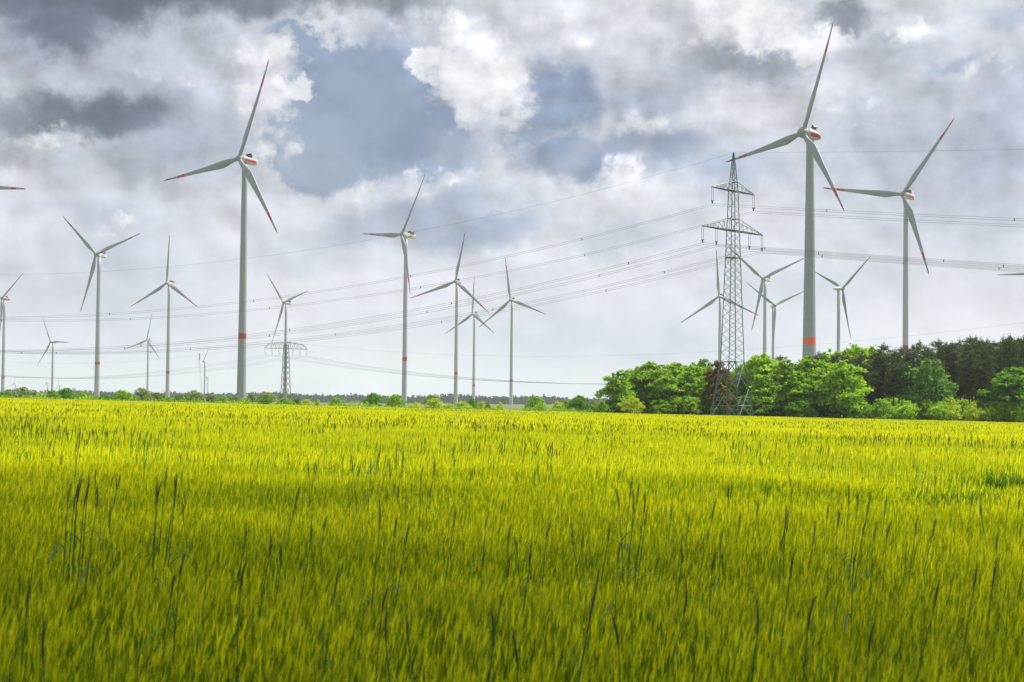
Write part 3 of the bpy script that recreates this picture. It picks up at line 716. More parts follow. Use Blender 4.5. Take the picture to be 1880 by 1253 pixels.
L_MID = leafmat('leaf_mid_green', (.07, .20, .012), (.44, .66, .035), .5)
L_LIGHT = leafmat('leaf_fresh_green', (.12, .32, .014), (.55, .76, .04), .5)
L_YEL = leafmat('leaf_yellow_green', (.28, .40, .018), (.66, .74, .05), .5)
L_DARK = leafmat('leaf_dark_green', (.04, .14, .012), (.22, .44, .026), .47)
L_BIRCH = leafmat('leaf_birch_green', (.055, .15, .03), (.20, .37, .06), .45)
L_PALE = leafmat('leaf_pale_willow', (.12, .19, .045), (.35, .42, .10), .45)
L_RUST = leafmat('leaf_rusty_brown', (.10, .065, .02), (.32, .20, .06), .4)
L_PINE = leafmat('needle_pine', (.022, .046, .016), (.11, .16, .04), .3)
BARK = paint('bark_grey_brown', (.075, .06, .045), .9, .3, 2)
BARK_P = paint('bark_pine_red', (.15, .07, .04), .9, .3, 1.5)
BARK_B = paint('bark_birch', (.35, .33, .30), .8, .4, 3)

LIB = {
    'mid': [broadleaf(11, L_MID, BARK), broadleaf(12, L_MID, BARK, 14, 9.5), broadleaf(13, L_MID, BARK, 14, 8.2, nl=19)],
    'light': [broadleaf(21, L_LIGHT, BARK, 14, 9.6, .05, 20, 10000), broadleaf(22, L_LIGHT, BARK, 14, 9.0, .06, 18)],
    'dark': [broadleaf(31, L_DARK, BARK, 14, 9.5, .05, 18, 10000), broadleaf(32, L_DARK, BARK, 14, 8.8, .06, 16)],
    'birch': [broadleaf(47, L_BIRCH, BARK_B, 14, 8.4, .05, 17, 9500, .36, .5, .05)],
    'pale': [broadleaf(51, L_PALE, BARK, 14, 13, .08, 18, 4800, .55, .3, .25), broadleaf(52, L_PALE, BARK, 14, 12, .1, 15, 4300, .55, .2, .3)],
    'rust': [broadleaf(61, L_RUST, BARK, 14, 7.0, .06, 16, 7000, .36)],
    'bush_dark': [broadleaf(71, L_DARK, BARK, 14, 16, .0, 15, 5600, .62), broadleaf(72, L_MID, BARK, 14, 17, .0, 16, 5600, .62)],
    'bush_light': [broadleaf(81, L_LIGHT, BARK, 14, 16, .0, 14, 4600, .6, 0, .1), broadleaf(82, L_MID, BARK, 14, 15, .0, 13, 4600, .6, 0, .1)],
    'bush_yellow': [broadleaf(91, L_YEL, BARK, 14, 17, .0, 13, 4600, .62, 0, .15), broadleaf(92, L_YEL, BARK, 14, 15, .0, 14, 4600, .62, 0, .1)],
    'pine': [pine(101, L_PINE, BARK_P), pine(102, L_PINE, BARK_P, low=.36), pine(103, L_PINE, BARK_P, low=.48, Wd=6.2), pine(104, L_PINE, BARK_P, low=.30, Wd=5.2)],
}
LIBH = {k: 14.0 for k in LIB}; LIBH['pine'] = 19.0
LIBW = {'mid': 9.2, 'light': 9.5, 'dark': 9.4, 'birch': 7.6, 'pale': 13.2, 'rust': 7.2, 'bush_dark': 16.5, 'bush_light': 16, 'bush_yellow': 16.5, 'pine': 5.6}
WHAT = {'mid': ('broadleaf_tree', 'tree', 'mid green broadleaf tree'), 'light': ('broadleaf_tree', 'tree', 'bright fresh green broadleaf tree'), 'dark': ('broadleaf_tree', 'tree', 'dark green dense broadleaf tree'),
        'birch': ('birch_tree', 'tree', 'drooping grey green birch'), 'pale': ('willow_tree', 'tree', 'pale loose crowned willow'), 'rust': ('rusty_tree', 'tree', 'rusty brown withering tree'),
        'bush_dark': ('bush', 'bush', 'dark green rounded bush'), 'bush_light': ('bush', 'bush', 'fresh green low bush'), 'bush_yellow': ('bush', 'bush', 'yellow green low bush'), 'pine': ('pine_tree', 'tree', 'dark pine')}
PLANTED = []
def plant(kind, px, top, wpx, Dd, where, group):
    """tree standing at distance Dd, its real height and width read from the photograph"""
    gx = at(px, 740, Dd).x; zb = float(gz(gx, Dd)); h = at(px, top, Dd).z - zb; w = wpx / FPX * Dd
    lst = LIB[kind]; i = len(PLANTED) % len(lst); cr_, tk_ = lst[i]
    root = empty(WHAT[kind][0], (gx, Dd, zb), rng.uniform(0, 6.28)); k = w / LIBW[kind]; k *= 1.12 if kind in ('mid', 'light', 'dark', 'birch') else 1.0; root.scale = (k, k, h / LIBH[kind])
    obj('crown', cr_, root); obj('trunk', tk_, root)
    PLANTED.append((root, kind, px, where, group)); return root
WR = 'at the wood edge'; WB = 'inside the wood'
G1 = 'trees of the wood on the right'; G2 = 'bushes along the wood'; G3 = 'bushes and trees along the far field edge'
for a in [('mid', 1136, 681, 62, 452), ('mid', 1195, 667, 90, 458), ('mid', 1240, 668, 84, 466), ('light', 1272, 670, 78, 460), ('mid', 1225, 690, 70, 452), ('rust', 1320, 664, 58, 452), ('mid', 1288, 695, 56, 459),
          ('mid', 1362, 672, 56, 464), ('light', 1397, 652, 84, 460), ('mid', 1440, 663, 80, 455), ('mid', 1484, 657, 84, 458), ('mid', 1462, 684, 70, 451), ('mid', 1405, 690, 76, 452), ('mid', 1508, 664, 70, 456),
          ('light', 1551, 666, 84, 448), ('birch', 1706, 662, 74, 450), ('dark', 1866, 677, 112, 447), ('mid', 1160, 700, 60, 456), ('dark', 1512, 690, 60, 452), ('mid', 1172, 676, 70, 470), ('mid', 1262, 684, 70, 453), ('light', 1425, 668, 70, 468), ('mid', 1376, 664, 60, 470), ('mid', 1218, 672, 70, 474)]: plant(*a, WR, G1)
for a in [('light', 1565, 637, 84, 492), ('light', 1525, 646, 70, 486), ('light', 1605, 640, 64, 500), ('mid', 1635, 662, 80, 520), ('light', 1660, 690, 70, 515), ('mid', 1420, 672, 80, 480), ('dark', 1290, 662, 60, 492),
          ('mid', 1330, 680, 90, 485), ('mid', 1740, 690, 90, 530), ('mid', 1820, 680, 90, 530), ('light', 1625, 700, 80, 505), ('mid', 1690, 690, 80, 525)]: plant(*a, WB, G1)
pine_x = [(1532, 650, 466), (1558, 655, 470), (1584, 652, 461), (1600, 648, 472), (1622, 634, 466), (1640, 644, 458), (1657, 640, 474), (1676, 637, 468), (1692, 629, 477), (1706, 640, 462), (1721, 627, 470), (1738, 634, 479),
          (1751, 631, 463), (1764, 626, 474), (1779, 620, 468), (1791, 622, 480), (1800, 625, 460), (1812, 626, 473), (1826, 629, 466), (1838, 622, 478), (1848, 621, 470), (1857, 619, 462), (1871, 624, 474), (1881, 621, 467), (1897, 622, 470),
          (1505, 655, 480), (1430, 655, 484), (1499, 648, 500), (1570, 660, 487), (1615, 655, 490), (1665, 648, 494), (1700, 645, 496), (1735, 640, 497), (1770, 634, 495), (1805, 634, 498), (1845, 632, 496), (1880, 634, 492), (1720, 660, 456), (1785, 650, 454), (1815, 655, 453), (1650, 665, 454)]
for (x, yt, d) in pine_x: plant('pine', x, yt, 46 + rng.uniform(-6, 10), d, 'of the stand on the right', G1)
for a in [('bush_light', 1104, 736, 34, 446), ('bush_yellow', 1160, 727, 46, 445), ('bush_light', 1622, 733, 56, 444), ('bush_light', 1664, 736, 52, 443), ('bush_dark', 1702, 737, 40, 444), ('bush_light', 1727, 738, 46, 442), ('bush_yellow', 1744, 731, 50, 443),
          ('bush_yellow', 1787, 739, 34, 440), ('bush_light', 1770, 735, 44, 446), ('bush_light', 1815, 748, 40, 441), ('bush_dark', 1846, 738, 50, 442), ('bush_light', 1872, 742, 44, 440), ('bush_dark', 1590, 742, 44, 446), ('bush_dark', 1470, 736, 60, 446),
          ('bush_dark', 1260, 728, 60, 448), ('bush_dark', 1390, 730, 60, 448), ('bush_dark', 1215, 734, 50, 447)]: plant(*a, 'at the foot of the wood', G2)
for a in [('bush_dark', 2, 720, 26, 470), ('bush_dark', 97, 717, 26, 470), ('bush_dark', 122, 713, 40, 480), ('bush_dark', 152, 720, 34, 475), ('bush_dark', 190, 724, 32, 470), ('bush_dark', 223, 717, 34, 472), ('bush_dark', 263, 730, 16, 480), ('bush_dark', 308, 729, 16, 470), ('bush_dark', 330, 726, 24, 476),
          ('bush_dark', 450, 731, 24, 470), ('bush_dark', 487, 730, 26, 480), ('bush_dark', 524, 731, 30, 500), ('bush_dark', 545, 732, 22, 520), ('bush_dark', 616, 730, 24, 480), ('bush_dark', 685, 722, 36, 470), ('bush_dark', 727, 725, 36, 474), ('bush_dark', 866, 732, 22, 480),
          ('bush_dark', 982, 728, 34, 472), ('bush_dark', 1064, 727, 44, 470), ('bush_dark', 1040, 735, 20, 490), ('bush_dark', 895, 741, 14, 470)]: plant(*a, 'along the far field edge', G3)
for a in [('bush_yellow', 562, 733, 24, 490), ('bush_light', 583, 734, 12, 480), ('bush_yellow', 797, 732, 38, 476), ('bush_yellow', 765, 739, 28, 470), ('bush_yellow', 848, 737, 32, 472), ('bush_yellow', 826, 741, 22, 480), ('bush_yellow', 884, 737, 24, 480), ('bush_yellow', 919, 739, 16, 476),
          ('bush_light', 966, 741, 10, 480), ('bush_light', 994, 739, 26, 466), ('bush_yellow', 1024, 737, 32, 480), ('bush_light', 178, 729, 16, 500), ('bush_light', 410, 727, 24, 560), ('bush_light', 78, 722, 34, 620)]: plant(*a, 'along the far field edge', G3)
for a in [('pale', 40, 711, 48, 820), ('pale', 14, 715, 30, 860), ('pale', 62, 720, 30, 760), ('pale', 262, 713, 46, 840), ('pale', 290, 721, 46, 780), ('pale', 356, 717, 44, 860), ('pale', 388, 724, 40, 800), ('pale', 430, 727, 30, 800), ('pale', 462, 721, 24, 820), ('pale', 490, 720, 50, 800), ('pale', 792, 725, 38, 640), ('pale', 1088, 735, 20, 600), ('pale', 240, 724, 34, 800)]: plant(*a, 'behind the far field edge', G3)
ORD = ['leftmost', 'second', 'third', 'fourth', 'fifth', 'sixth', 'seventh', 'eighth', 'ninth', 'tenth'] + ['%dth' % i for i in range(11, 21)] + ['21st', '22nd', '23rd'] + ['%dth' % i for i in range(24, 31)] + ['31st', '32nd', '33rd'] + ['%dth' % i for i in range(34, 41)] + ['41st', '42nd', '43rd'] + ['%dth' % i for i in range(44, 51)]
from collections import defaultdict
fam = defaultdict(list)
for p in PLANTED: fam[(p[1], p[3])].append(p)
for (kind, where), lst in fam.items():
    lst.sort(key=lambda p: p[2])
    for i, (root, k_, px, w_, g_) in enumerate(lst):
        if len(lst) == 1: lab = '%s %s' % (WHAT[kind][2], where)
        else: lab = '%s %s, %s from the left' % (WHAT[kind][2], where, ORD[i]) if i else '%s %s, the leftmost one' % (WHAT[kind][2], where)
        tag(root, lab, WHAT[kind][1], g_)

# far wood: one blue-green mass on the skyline
rs = np.random.default_rng(5)
M_FAR = leafmat('far_wood_green', (.02, .045, .02), (.05, .09, .03), .2)
cs, ns_, ss, ts = [], [], [], []
nt_ = 3400
tx = rs.uniform(-1250, 1250, nt_); ty = 3350 + rs.uniform(0, 420, nt_) + tx * .08
th_ = (12.2 + 2.4 * np.sin(tx / 90) * np.sin(tx / 37 + 1) + rs.normal(size=nt_) * 1.5) * np.clip(1.06 - tx / 9000, .8, 1.2)
for i in range(nt_):
    n = 40; u = rs.uniform(0, 1, n); con = rs.uniform() < .6
    wd = (1.05 - u) * 2.6 if con else 3.4 * np.sqrt(np.clip(1 - (u - .55) ** 2 * 3.4, .05, 1))
    a = rs.uniform(0, 6.28, n); r = wd * np.sqrt(rs.uniform(0, 1, n))
    cs.append(np.stack([tx[i] + r * np.cos(a), ty[i] + r * np.sin(a), -1.2 + th_[i] * (.05 + .95 * u)], 1)); ts.append(np.full(n, rs.uniform()))
cs = np.concatenate(cs); V, Fq = quads(cs, unit(len(cs), rs), rs.uniform(2.0, 3.6, len(cs)), 1.0, rs)
fw_ = obj('distant_wood', mesh('distant_wood', V, Fq, [M_FAR], False, None, {'tint': np.repeat(np.concatenate(ts), 4)}))
tag(fw_, 'long blue hazy band of distant wood on the skyline', 'woodland', kind='stuff')

# ------------------------------------------------------------------ barley field
def vnoise(x, y, s, seed):
    rs = np.random.default_rng(seed); g = rs.uniform(0, 1, (257, 257)); u = x / s + 100; v = y / s + 100
    i = np.floor(u).astype(int); j = np.floor(v).astype(int); f = u - i; h = v - j; f = f * f * (3 - 2 * f); h = h * h * (3 - 2 * h)
    G = lambda a, b_: g[a % 257, b_ % 257]
    return (G(i, j) * (1 - f) + G(i + 1, j) * f) * (1 - h) + (G(i, j + 1) * (1 - f) + G(i + 1, j + 1) * f) * h
def barley_mat(name, mult=1.0):
    m = leafmat(name, (.035, .15, .006), (.91, .89, .008), .5, .5, .08, .3, .28)
    return m
M_BAR = barley_mat('barley_leaf_to_ear')
def stalk(rs, x, y, detail, h=None, wmul=1.0):
    """one barley plant: stem, leaves, nodding ear with awns.  Returns verts, faces, tint"""
    h = (h or .78) * rs.uniform(.78, 1.08); V, Fc, Tn = [], [], []
    la = rs.uniform(0, 6.28); lean = rs.uniform(0, .07); lx = math.cos(la) * lean + .05; ly = math.sin(la) * lean
    P_ = lambda t_: np.array([x + lx * t_ ** 2, y + ly * t_ ** 2, h * t_])
    wa = rs.uniform(0, 3.14); wv = np.array([math.cos(wa), math.sin(wa), 0])
    base_t = rs.uniform(-.05, .1)
    def strip(pts, ws, tn, wvec):
        n0 = len(V)
        for p, w, q in zip(pts, ws, tn):
            V.append(p - wvec * w / 2); V.append(p + wvec * w / 2); Tn.extend([q, q])
        for i in range(len(pts) - 1): Fc.append((n0 + 2 * i, n0 + 2 * i + 1, n0 + 2 * i + 3, n0 + 2 * i + 2))
    if detail == 2:
        strip([P_(0.25), P_(.6), P_(.86)], [.004, .004, .0035], [.0, .02, .08], wv)
        for q in range(2):
            a = rs.uniform(0, 6.28); L = rs.uniform(.13, .22); z0 = rs.uniform(.45, .70); s = P_(z0); dv = np.array([math.cos(a), math.sin(a), 0])
            t_ = rs.uniform(0, .14)
            strip([s, s + dv * L * .14 + np.array([0, 0, L * .45]), s + dv * L * .34 + np.array([0, 0, L * .82]), s + dv * L * .62 + np.array([0, 0, L * .98])], [.004, .007, .0055, .001], [t_, t_ + .05, t_ + .1, t_ + .1], np.array([-dv[1], dv[0], 0]))
        if rs.uniform() < .72:
            e0 = P_(.86); nod = rs.uniform(.0, .30); dn = np.array([lx + .05, ly, 0]); dn = dn / (np.linalg.norm(dn) + 1e-6)
            up_ = np.array([0, 0, 1.0]) * math.cos(nod) + dn * math.sin(nod); Le = rs.uniform(.045, .062); yt = rs.uniform(.30, 1.0) + base_t
            side = np.cross(up_, wv); side /= np.linalg.norm(side)
            for wvec in (wv, side): strip([e0, e0 + up_ * Le * .35, e0 + up_ * Le * .8, e0 + up_ * Le], [.002, .0066, .005, .002], [.3, yt, yt, yt], wvec)
            for q in range(11):
                f = rs.uniform(.1, .95); s = e0 + up_ * Le * f; o = (wv * rs.uniform(-1, 1) + side * rs.uniform(-1, 1)) * .012; L = rs.uniform(.04, .075)
                n0 = len(V); w = .0017; wq = wv if q % 2 else side; V.extend([s - wq * w, s + wq * w, s + up_ * L + o]); Tn.extend([yt, yt, min(1.1, yt + .15)]); Fc.append((n0, n0 + 1, n0 + 2))
    elif detail == 1:
        yt = rs.uniform(.38, 1.0)
        strip([P_(.35), P_(.8)], [.006 * wmul, .005 * wmul], [.0, .12], wv)
        e = P_(.8); nod = rs.uniform(0, .5); d = np.array([math.sin(nod) * (.6 + .4 * math.cos(la)), math.sin(nod) * math.sin(la) * .6, math.cos(nod)])
        strip([e, e + d * .04, e + d * .08, e + d * .15], [.006 * wmul, .015 * wmul, .012 * wmul, .002], [.4, yt, yt, yt + .1], wv)
        a = rs.uniform(0, 6.28); dv = np.array([math.cos(a), math.sin(a), 0]); s = P_(rs.uniform(.5, .75)); L = rs.uniform(.14, .22)
        strip([s, s + dv * L * .5 + np.array([0, 0, L * .6]), s + dv * L + np.array([0, 0, L * .4])], [.008 * wmul, .014 * wmul, .002], [.02, .08, .12], np.array([-dv[1], dv[0], 0]))
    else:
        yt = rs.uniform(.62, 1.1)
        strip([P_(.30), P_(.78), P_(1.0), P_(1.1)], [.03 * wmul, .04 * wmul, .042 * wmul, .012], [.0, .2, yt, yt], wv)
    return V, Fc, Tn
def tuft(name, n, size, detail, seed, wmul=1.0):
    rs = np.random.default_rng(seed); V, Fc, Tn = [], [], []
    g = int(math.ceil(math.sqrt(n)))
    for i in range(n):
        x = ((i % g) + rs.uniform(0, 1)) / g * size - size / 2; y = ((i // g) + rs.uniform(0, 1)) / g * size - size / 2
        v, f, t_ = stalk(rs, x, y, detail, None, wmul); n0 = len(V); V += v; Fc += [tuple(k + n0 for k in q) for q in f]; Tn += t_
    return mesh(name, np.array(V), Fc, [M_BAR], False, None, {'tint': np.clip(Tn, 0, 1.15)})
NEARV = [tuft('barley_tuft', 84, .36, 2, 300 + i) for i in range(5)]
MIDV = [tuft('barley_patch', 240, 1.25, 1, 320 + i, 1.25) for i in range(3)]
FARV = [tuft('barley_swath', 700, 4.4, 0, 340 + i) for i in range(3)]
# wheel track through the crop: polyline in the field
TRACK = [(-2.5, 24.6, .15), (-.5, 22.6, .3), (.6, 22.0, .5), (2.4, 21.5, .75), (3.7, 21.6, 1.0), (4.6, 22.4, 1.0), (5.7, 24.0, 1.0), (6.9, 26.6, .8), (8.5, 31, .5)]
TRACK2 = [(-5.6, 27.6, .1), (-4.2, 26.9, .4), (-2.6, 26.7, .45), (-1.4, 27.2, .15)]
def track(x, y):
    best = np.zeros_like(x)
    for TR, wd in ((TRACK, .95), (TRACK2, .6)):
        for (x0, y0, s0), (x1, y1, s1) in zip(TR[:-1], TR[1:]):
            dx, dy = x1 - x0, y1 - y0; L2 = dx * dx + dy * dy; t_ = np.clip(((x - x0) * dx + (y - y0) * dy) / L2, 0, 1)
            d = np.hypot(x - x0 - t_ * dx, y - y0 - t_ * dy); s = s0 + (s1 - s0) * t_
            best = np.maximum(best, s * np.clip(1.5 - d / wd, 0, 1))
    return best
def scatter(y0, y1, step, margin, seed):
    rs = np.random.default_rng(seed); pts = []
    for y in np.arange(y0, y1, step):
        hw = .285 * y + margin; xx = np.arange(-hw, hw, step); pts.append(np.stack([xx + rs.uniform(-.35, .35, len(xx)) * step, y + rs.uniform(-.35, .35, len(xx)) * step], 1))
    p = np.concatenate(pts); x, y = p[:, 0], p[:, 1]
    sc = .72 + .22 * vnoise(x, y, 2.2, 1) + .22 * vnoise(x * .5, y * 1.8, 8, 2) + .16 * vnoise(x * .6, y * 1.3, 30, 3)
    sc *= 1 - .78 * track(x, y)
    return x, y, gz(x, y), sc, rs.uniform(-.4, .4, len(x))
def gn_scatter(name, variants, data, seed, label):
    x, y, z, sc, rot = data; pick = np.random.default_rng(seed).integers(0, len(variants), len(x))
    root = None
    ng = bpy.data.node_groups.new(name + '_growth', 'GeometryNodeTree'); ng.interface.new_socket('Geometry', in_out='INPUT', socket_type='NodeSocketGeometry'); ng.interface.new_socket('Geometry', in_out='OUTPUT', socket_type='NodeSocketGeometry')
    t = NT(ng); gi = t.n('NodeGroupInput'); go = t.n('NodeGroupOutput'); jn = t.n('GeometryNodeJoinGeometry')
    a_s = t.n('GeometryNodeInputNamedAttribute', data_type='FLOAT'); a_s.inputs[0].default_value = 'grow'
    a_r = t.n('GeometryNodeInputNamedAttribute', data_type='FLOAT'); a_r.inputs[0].default_value = 'turn'
    a_p = t.n('GeometryNodeInputNamedAttribute', data_type='FLOAT'); a_p.inputs[0].default_value = 'pick'
    cr_ = t.n('ShaderNodeCombineXYZ'); t.link(a_r.outputs[0], cr_.inputs[2])
    cs_ = t.n('ShaderNodeCombineXYZ'); cs_.inputs[0].default_value = 1; cs_.inputs[1].default_value = 1; t.link(a_s.outputs[0], cs_.inputs[2])
    for i, me in enumerate(variants):
        src = bpy.data.objects.new(me.name, me)
        oi = t.n('GeometryNodeObjectInfo'); oi.inputs[0].default_value = src
        eq = t.n('FunctionNodeCompare', data_type='FLOAT', operation='EQUAL'); t.link(a_p.outputs[0], eq.inputs[0]); eq.inputs[1].default_value = float(i); eq.inputs[12].default_value = .1
        ip = t.n('GeometryNodeInstanceOnPoints'); t.link(gi.outputs[0], ip.inputs['Points']); t.link(eq.outputs[0], ip.inputs['Selection']); t.link(oi.outputs['Geometry'], ip.inputs['Instance'])
        t.link(cr_.outputs[0], ip.inputs['Rotation']); t.link(cs_.outputs[0], ip.inputs['Scale']); t.link(ip.outputs[0], jn.inputs[0])
    t.link(jn.outputs[0], go.inputs[0])
    me = mesh(name, np.stack([x, y, z], 1), np.zeros((0, 3), int), [M_BAR], False, None, {'grow': sc, 'turn': rot, 'pick': pick})
    o = obj(name, me); md = o.modifiers.new('growth', 'NODES'); md.node_group = ng
    return tag(o, label, 'barley', kind='stuff')
gn_scatter('barley', NEARV, scatter(3.0, 27, .30, 1.6, 11), 1, 'green stems and awned ears of barley nearest the camera')
gn_scatter('barley', MIDV, scatter(26.6, 85, 1.05, 4, 12), 2, 'yellow green barley in the middle of the field')
gn_scatter('barley', FARV, scatter(84, FIELD_END, 3.7, 16, 13), 3, 'bright yellow barley reaching back to the field edge')

# ------------------------------------------------------------------ rye standing above the barley
M_RST = leafmat('rye_stem_blue_green', (.04, .12, .022), (.08, .19, .04), .38, .35, .3)
M_REAR = leafmat('rye_ear_dark', (.055, .085, .014), (.12, .14, .04), .35, .4, .3)
M_RLF = leafmat('rye_leaf_blue_green', (.08, .19, .05), (.19, .32, .12), .4, .25, .3)
def rye_parts(seed):
    rs = np.random.default_rng(seed); H = 1.04; la = rs.uniform(-.4, .4); lx, ly = .10 * math.cos(la) + rs.uniform(-.08, .06), .08 * math.sin(la)
    P_ = lambda t_: Vector((lx * t_ ** 2, ly * t_ ** 2, H * t_))
    stem = mesh('stem', *_tube([P_(t_) for t_ in (0, .3, .6, .8, .92)], [.0034, .0032, .0028, .0022, .0017], 5), [M_RST], True)
    stem.attributes.new('tint', 'FLOAT', 'POINT').data.foreach_set('value', rs.uniform(0, 1, len(stem.vertices)).astype(np.float32))
    e0 = P_(.92); d = (P_(.92) - P_(.85)).normalized(); nod = rs.uniform(.0, .30) * (1 if rs.uniform() < .6 else -1); L = rs.uniform(.10, .135)
    pts, rad = [], []
    for k in range(7):
        f = k / 6; an = nod * f; dd = Vector((d.x + math.sin(an), d.y, d.z * math.cos(an))).normalized(); pts.append((pts[-1] + dd * (L / 6)) if pts else e0); rad.append([.0013, .0031, .0038, .0038, .0033, .0025, .0009][k])
    V, Fc = _tube(pts, rad, 6)
    for k in range(26):
        f = rs.uniform(.05, .95) * 5.99; i = int(f); p = pts[i].lerp(pts[i + 1], f - i); ax = (pts[min(6, i + 1)] - pts[i]).normalized(); o = Vector(rs.normal(size=3)); o = (o - ax * o.dot(ax)).normalized()
        w = o.cross(ax) * .0009; n0 = len(V); s = p + o * .006; V += [s - w, s + w, s + ax * rs.uniform(.025, .045) + o * .010]; Fc.append((n0, n0 + 1, n0 + 2))
    ear = mesh('ear', V, Fc, [M_REAR], True); ear.attributes.new('tint', 'FLOAT', 'POINT').data.foreach_set('value', rs.uniform(0, 1, len(ear.vertices)).astype(np.float32))
    leaves = []
    for q in range(2):
        a = rs.uniform(0, 6.28); dv = Vector((math.cos(a), math.sin(a), 0)); wv = Vector((-dv.y, dv.x, 0)); s = P_(rs.uniform(.56, .80)); Ll = rs.uniform(.16, .30); droop = rs.uniform(.0, .6); V, Fc = [], []
        for k in range(6):
            f = k / 5; p = s + dv * Ll * f * .8 + Vector((0, 0, Ll * (.75 * f - (.5 + droop) * f * f))); w = [.006, .012, .014, .012, .007, .0008][k] / 2; V += [p - wv * w, p + Vector((0, 0, -.001)), p + wv * w]
        for k in range(5): Fc += [(3 * k, 3 * k + 1, 3 * k + 4, 3 * k + 3), (3 * k + 1, 3 * k + 2, 3 * k + 5, 3 * k + 4)]
        me = mesh('leaf', V, Fc, [M_RLF], True, None, {'tint': rs.uniform(0, 1, len(V))}); leaves.append(me)
    return stem, ear, leaves
def _tube(pts, rad, n):
    V, Fc = [], []
    for i, (p, r) in enumerate(zip(pts, rad)):
        tn = (pts[min(i + 1, len(pts) - 1)] - pts[max(i - 1, 0)]).normalized(); u = tn.cross(Vector((0.03, 1, 0))).normalized(); v = tn.cross(u)
        for k in range(n):
            a = 2 * math.pi * k / n; V.append(p + u * r * math.cos(a) + v * r * math.sin(a))
    for i in range(len(pts) - 1):
        for k in range(n): Fc.append((i * n + k, i * n + (k + 1) % n, (i + 1) * n + (k + 1) % n, (i + 1) * n + k))
    return V, Fc
RYE = [rye_parts(400 + i) for i in range(7)]
EARS = [(135, 918), (141, 925), (150, 905), (153, 915), (160, 922), (166, 908), (171, 920), (305, 888), (297, 905), (312, 900), (322, 908), (300, 915), (200, 895), (190, 885), (213, 895), (330, 880), (35, 836), (38, 850), (142, 833), (152, 828),
        (340, 823), (345, 840), (270, 848), (272, 858), (385, 828), (390, 836), (530, 912), (527, 928), (575, 858), (568, 866), (420, 838), (462, 824), (525, 842), (507, 844), (690, 812), (694, 822), (686, 832), (680, 845), (676, 855), (684, 862), (660, 868),
        (738, 838), (745, 833), (733, 846), (780, 863), (790, 857), (785, 872), (905, 842), (908, 850), (893, 860), (830, 828), (1020, 858), (1015, 868), (1098, 864), (1104, 860), (1140, 864), (1146, 858), (925, 928), (825, 953), (720, 972), (733, 984), (697, 953),
        (948, 975), (1010, 973), (1107, 972), (1102, 980), (1155, 893), (1158, 905), (1166, 922), (1174, 918), (1180, 945), (1170, 912), (905, 1043), (901, 955), (986, 1000), (1003, 1013), (967, 1023), (978, 1042), (1048, 988), (1070, 993), (1149, 1013),
        (1183, 1022), (709, 1104), (746, 1168), (775, 1158), (815, 1142), (832, 1163), (911, 1140), (906, 1163), (1012, 1163), (997, 1198), (1053, 1083), (1054, 1138), (1133, 1078), (1182, 1158), (1193, 1157), (1068, 1083), (1091, 1098),
        (1318, 1028), (1337, 982), (1441, 928), (1452, 946), (1431, 956), (1447, 984), (1446, 1036), (1483, 968), (1515, 932), (1524, 938), (1536, 903), (1562, 900), (1568, 912), (1572, 918), (1546, 944), (1593, 957), (1612, 964), (1624, 917), (1634, 962),
        (1676, 958), (1692, 957), (1559, 1022), (1583, 1023), (1532, 1048), (1685, 1082), (1689, 1108), (1492, 1118), (1499, 1103), (1622, 1162), (1813, 1024), (1817, 1042), (1811, 1066), (1833, 917), (1838, 924), (1848, 911), (1876, 907), (1872, 918), (1852, 998),
        (1865, 978), (1870, 984), (1780, 902), (1790, 897), (1773, 1052), (1800, 1053), (1410, 886), (1342, 892), (1330, 886), (1415, 893), (1845, 1208), (1494, 1236), (60, 1110), (72, 1215), (145, 1200), (258, 1170), (302, 1085), (318, 995), (340, 1050),
        (444, 1200), (460, 1060), (470, 1085), (483, 1010), (488, 1090), (515, 1025), (525, 1175), (610, 1080), (640, 1175), (1225, 1100), (1215, 1062), (1250, 1010), (1280, 1090), (1390, 1130), (1405, 1060), (560, 980), (600, 965), (440, 985), (90, 990), (380, 950), (240, 960), (1235, 935), (1260, 948), (1290, 930), (1355, 950), (1390, 925)]
rs = np.random.default_rng(77); SPOTS = []
for i, (px, py_) in enumerate(EARS):
    if py_ > 985 and i % 2: continue
    tall = 1.16 if any(abs(px - c) < w for c, w in ((154, 22), (310, 16), (686, 14), (784, 10), (1165, 14), (1562, 14), (740, 8))) and py_ < 960 else rs.uniform(.93, 1.03)
    hz = 740 + (px - 940) * math.tan(ROLL); Y = (1.7 - 1.0 * tall) * FPX / (py_ - hz); p = at(px, py_, Y); SPOTS.append((p.x - .06, Y, tall))
while len(SPOTS) < 300:
    Y = 15 + 26 * rs.uniform() ** .8; x = rs.uniform(-.275, .275) * Y
    if vnoise(np.array([x]), np.array([Y]), 2.0, 8)[0] > .5: 
        for q in range(rs.integers(1, 4)):
            if len(SPOTS) < 300: SPOTS.append((x + rs.normal() * .12, Y + rs.normal() * .2, rs.uniform(.86, 1.1)))
def ordinal(n): return 'leftmost' if n == 1 else '%d%s from the left' % (n, 'th' if 10 <= n % 100 <= 20 else {1: 'st', 2: 'nd', 3: 'rd'}.get(n % 10, 'th'))
def depth_band(y): return 0 if y < 8 else 1 if y < 11 else 2 if y < 15 else 3 if y < 21 else 4
BANDS = ['closest to the camera', 'in the near foreground', 'a few steps into the field', 'before the wheel track', 'beyond the wheel track']
SPOTS.sort(key=lambda q: (depth_band(q[1]), q[0] / q[1])); seen = defaultdict(int)
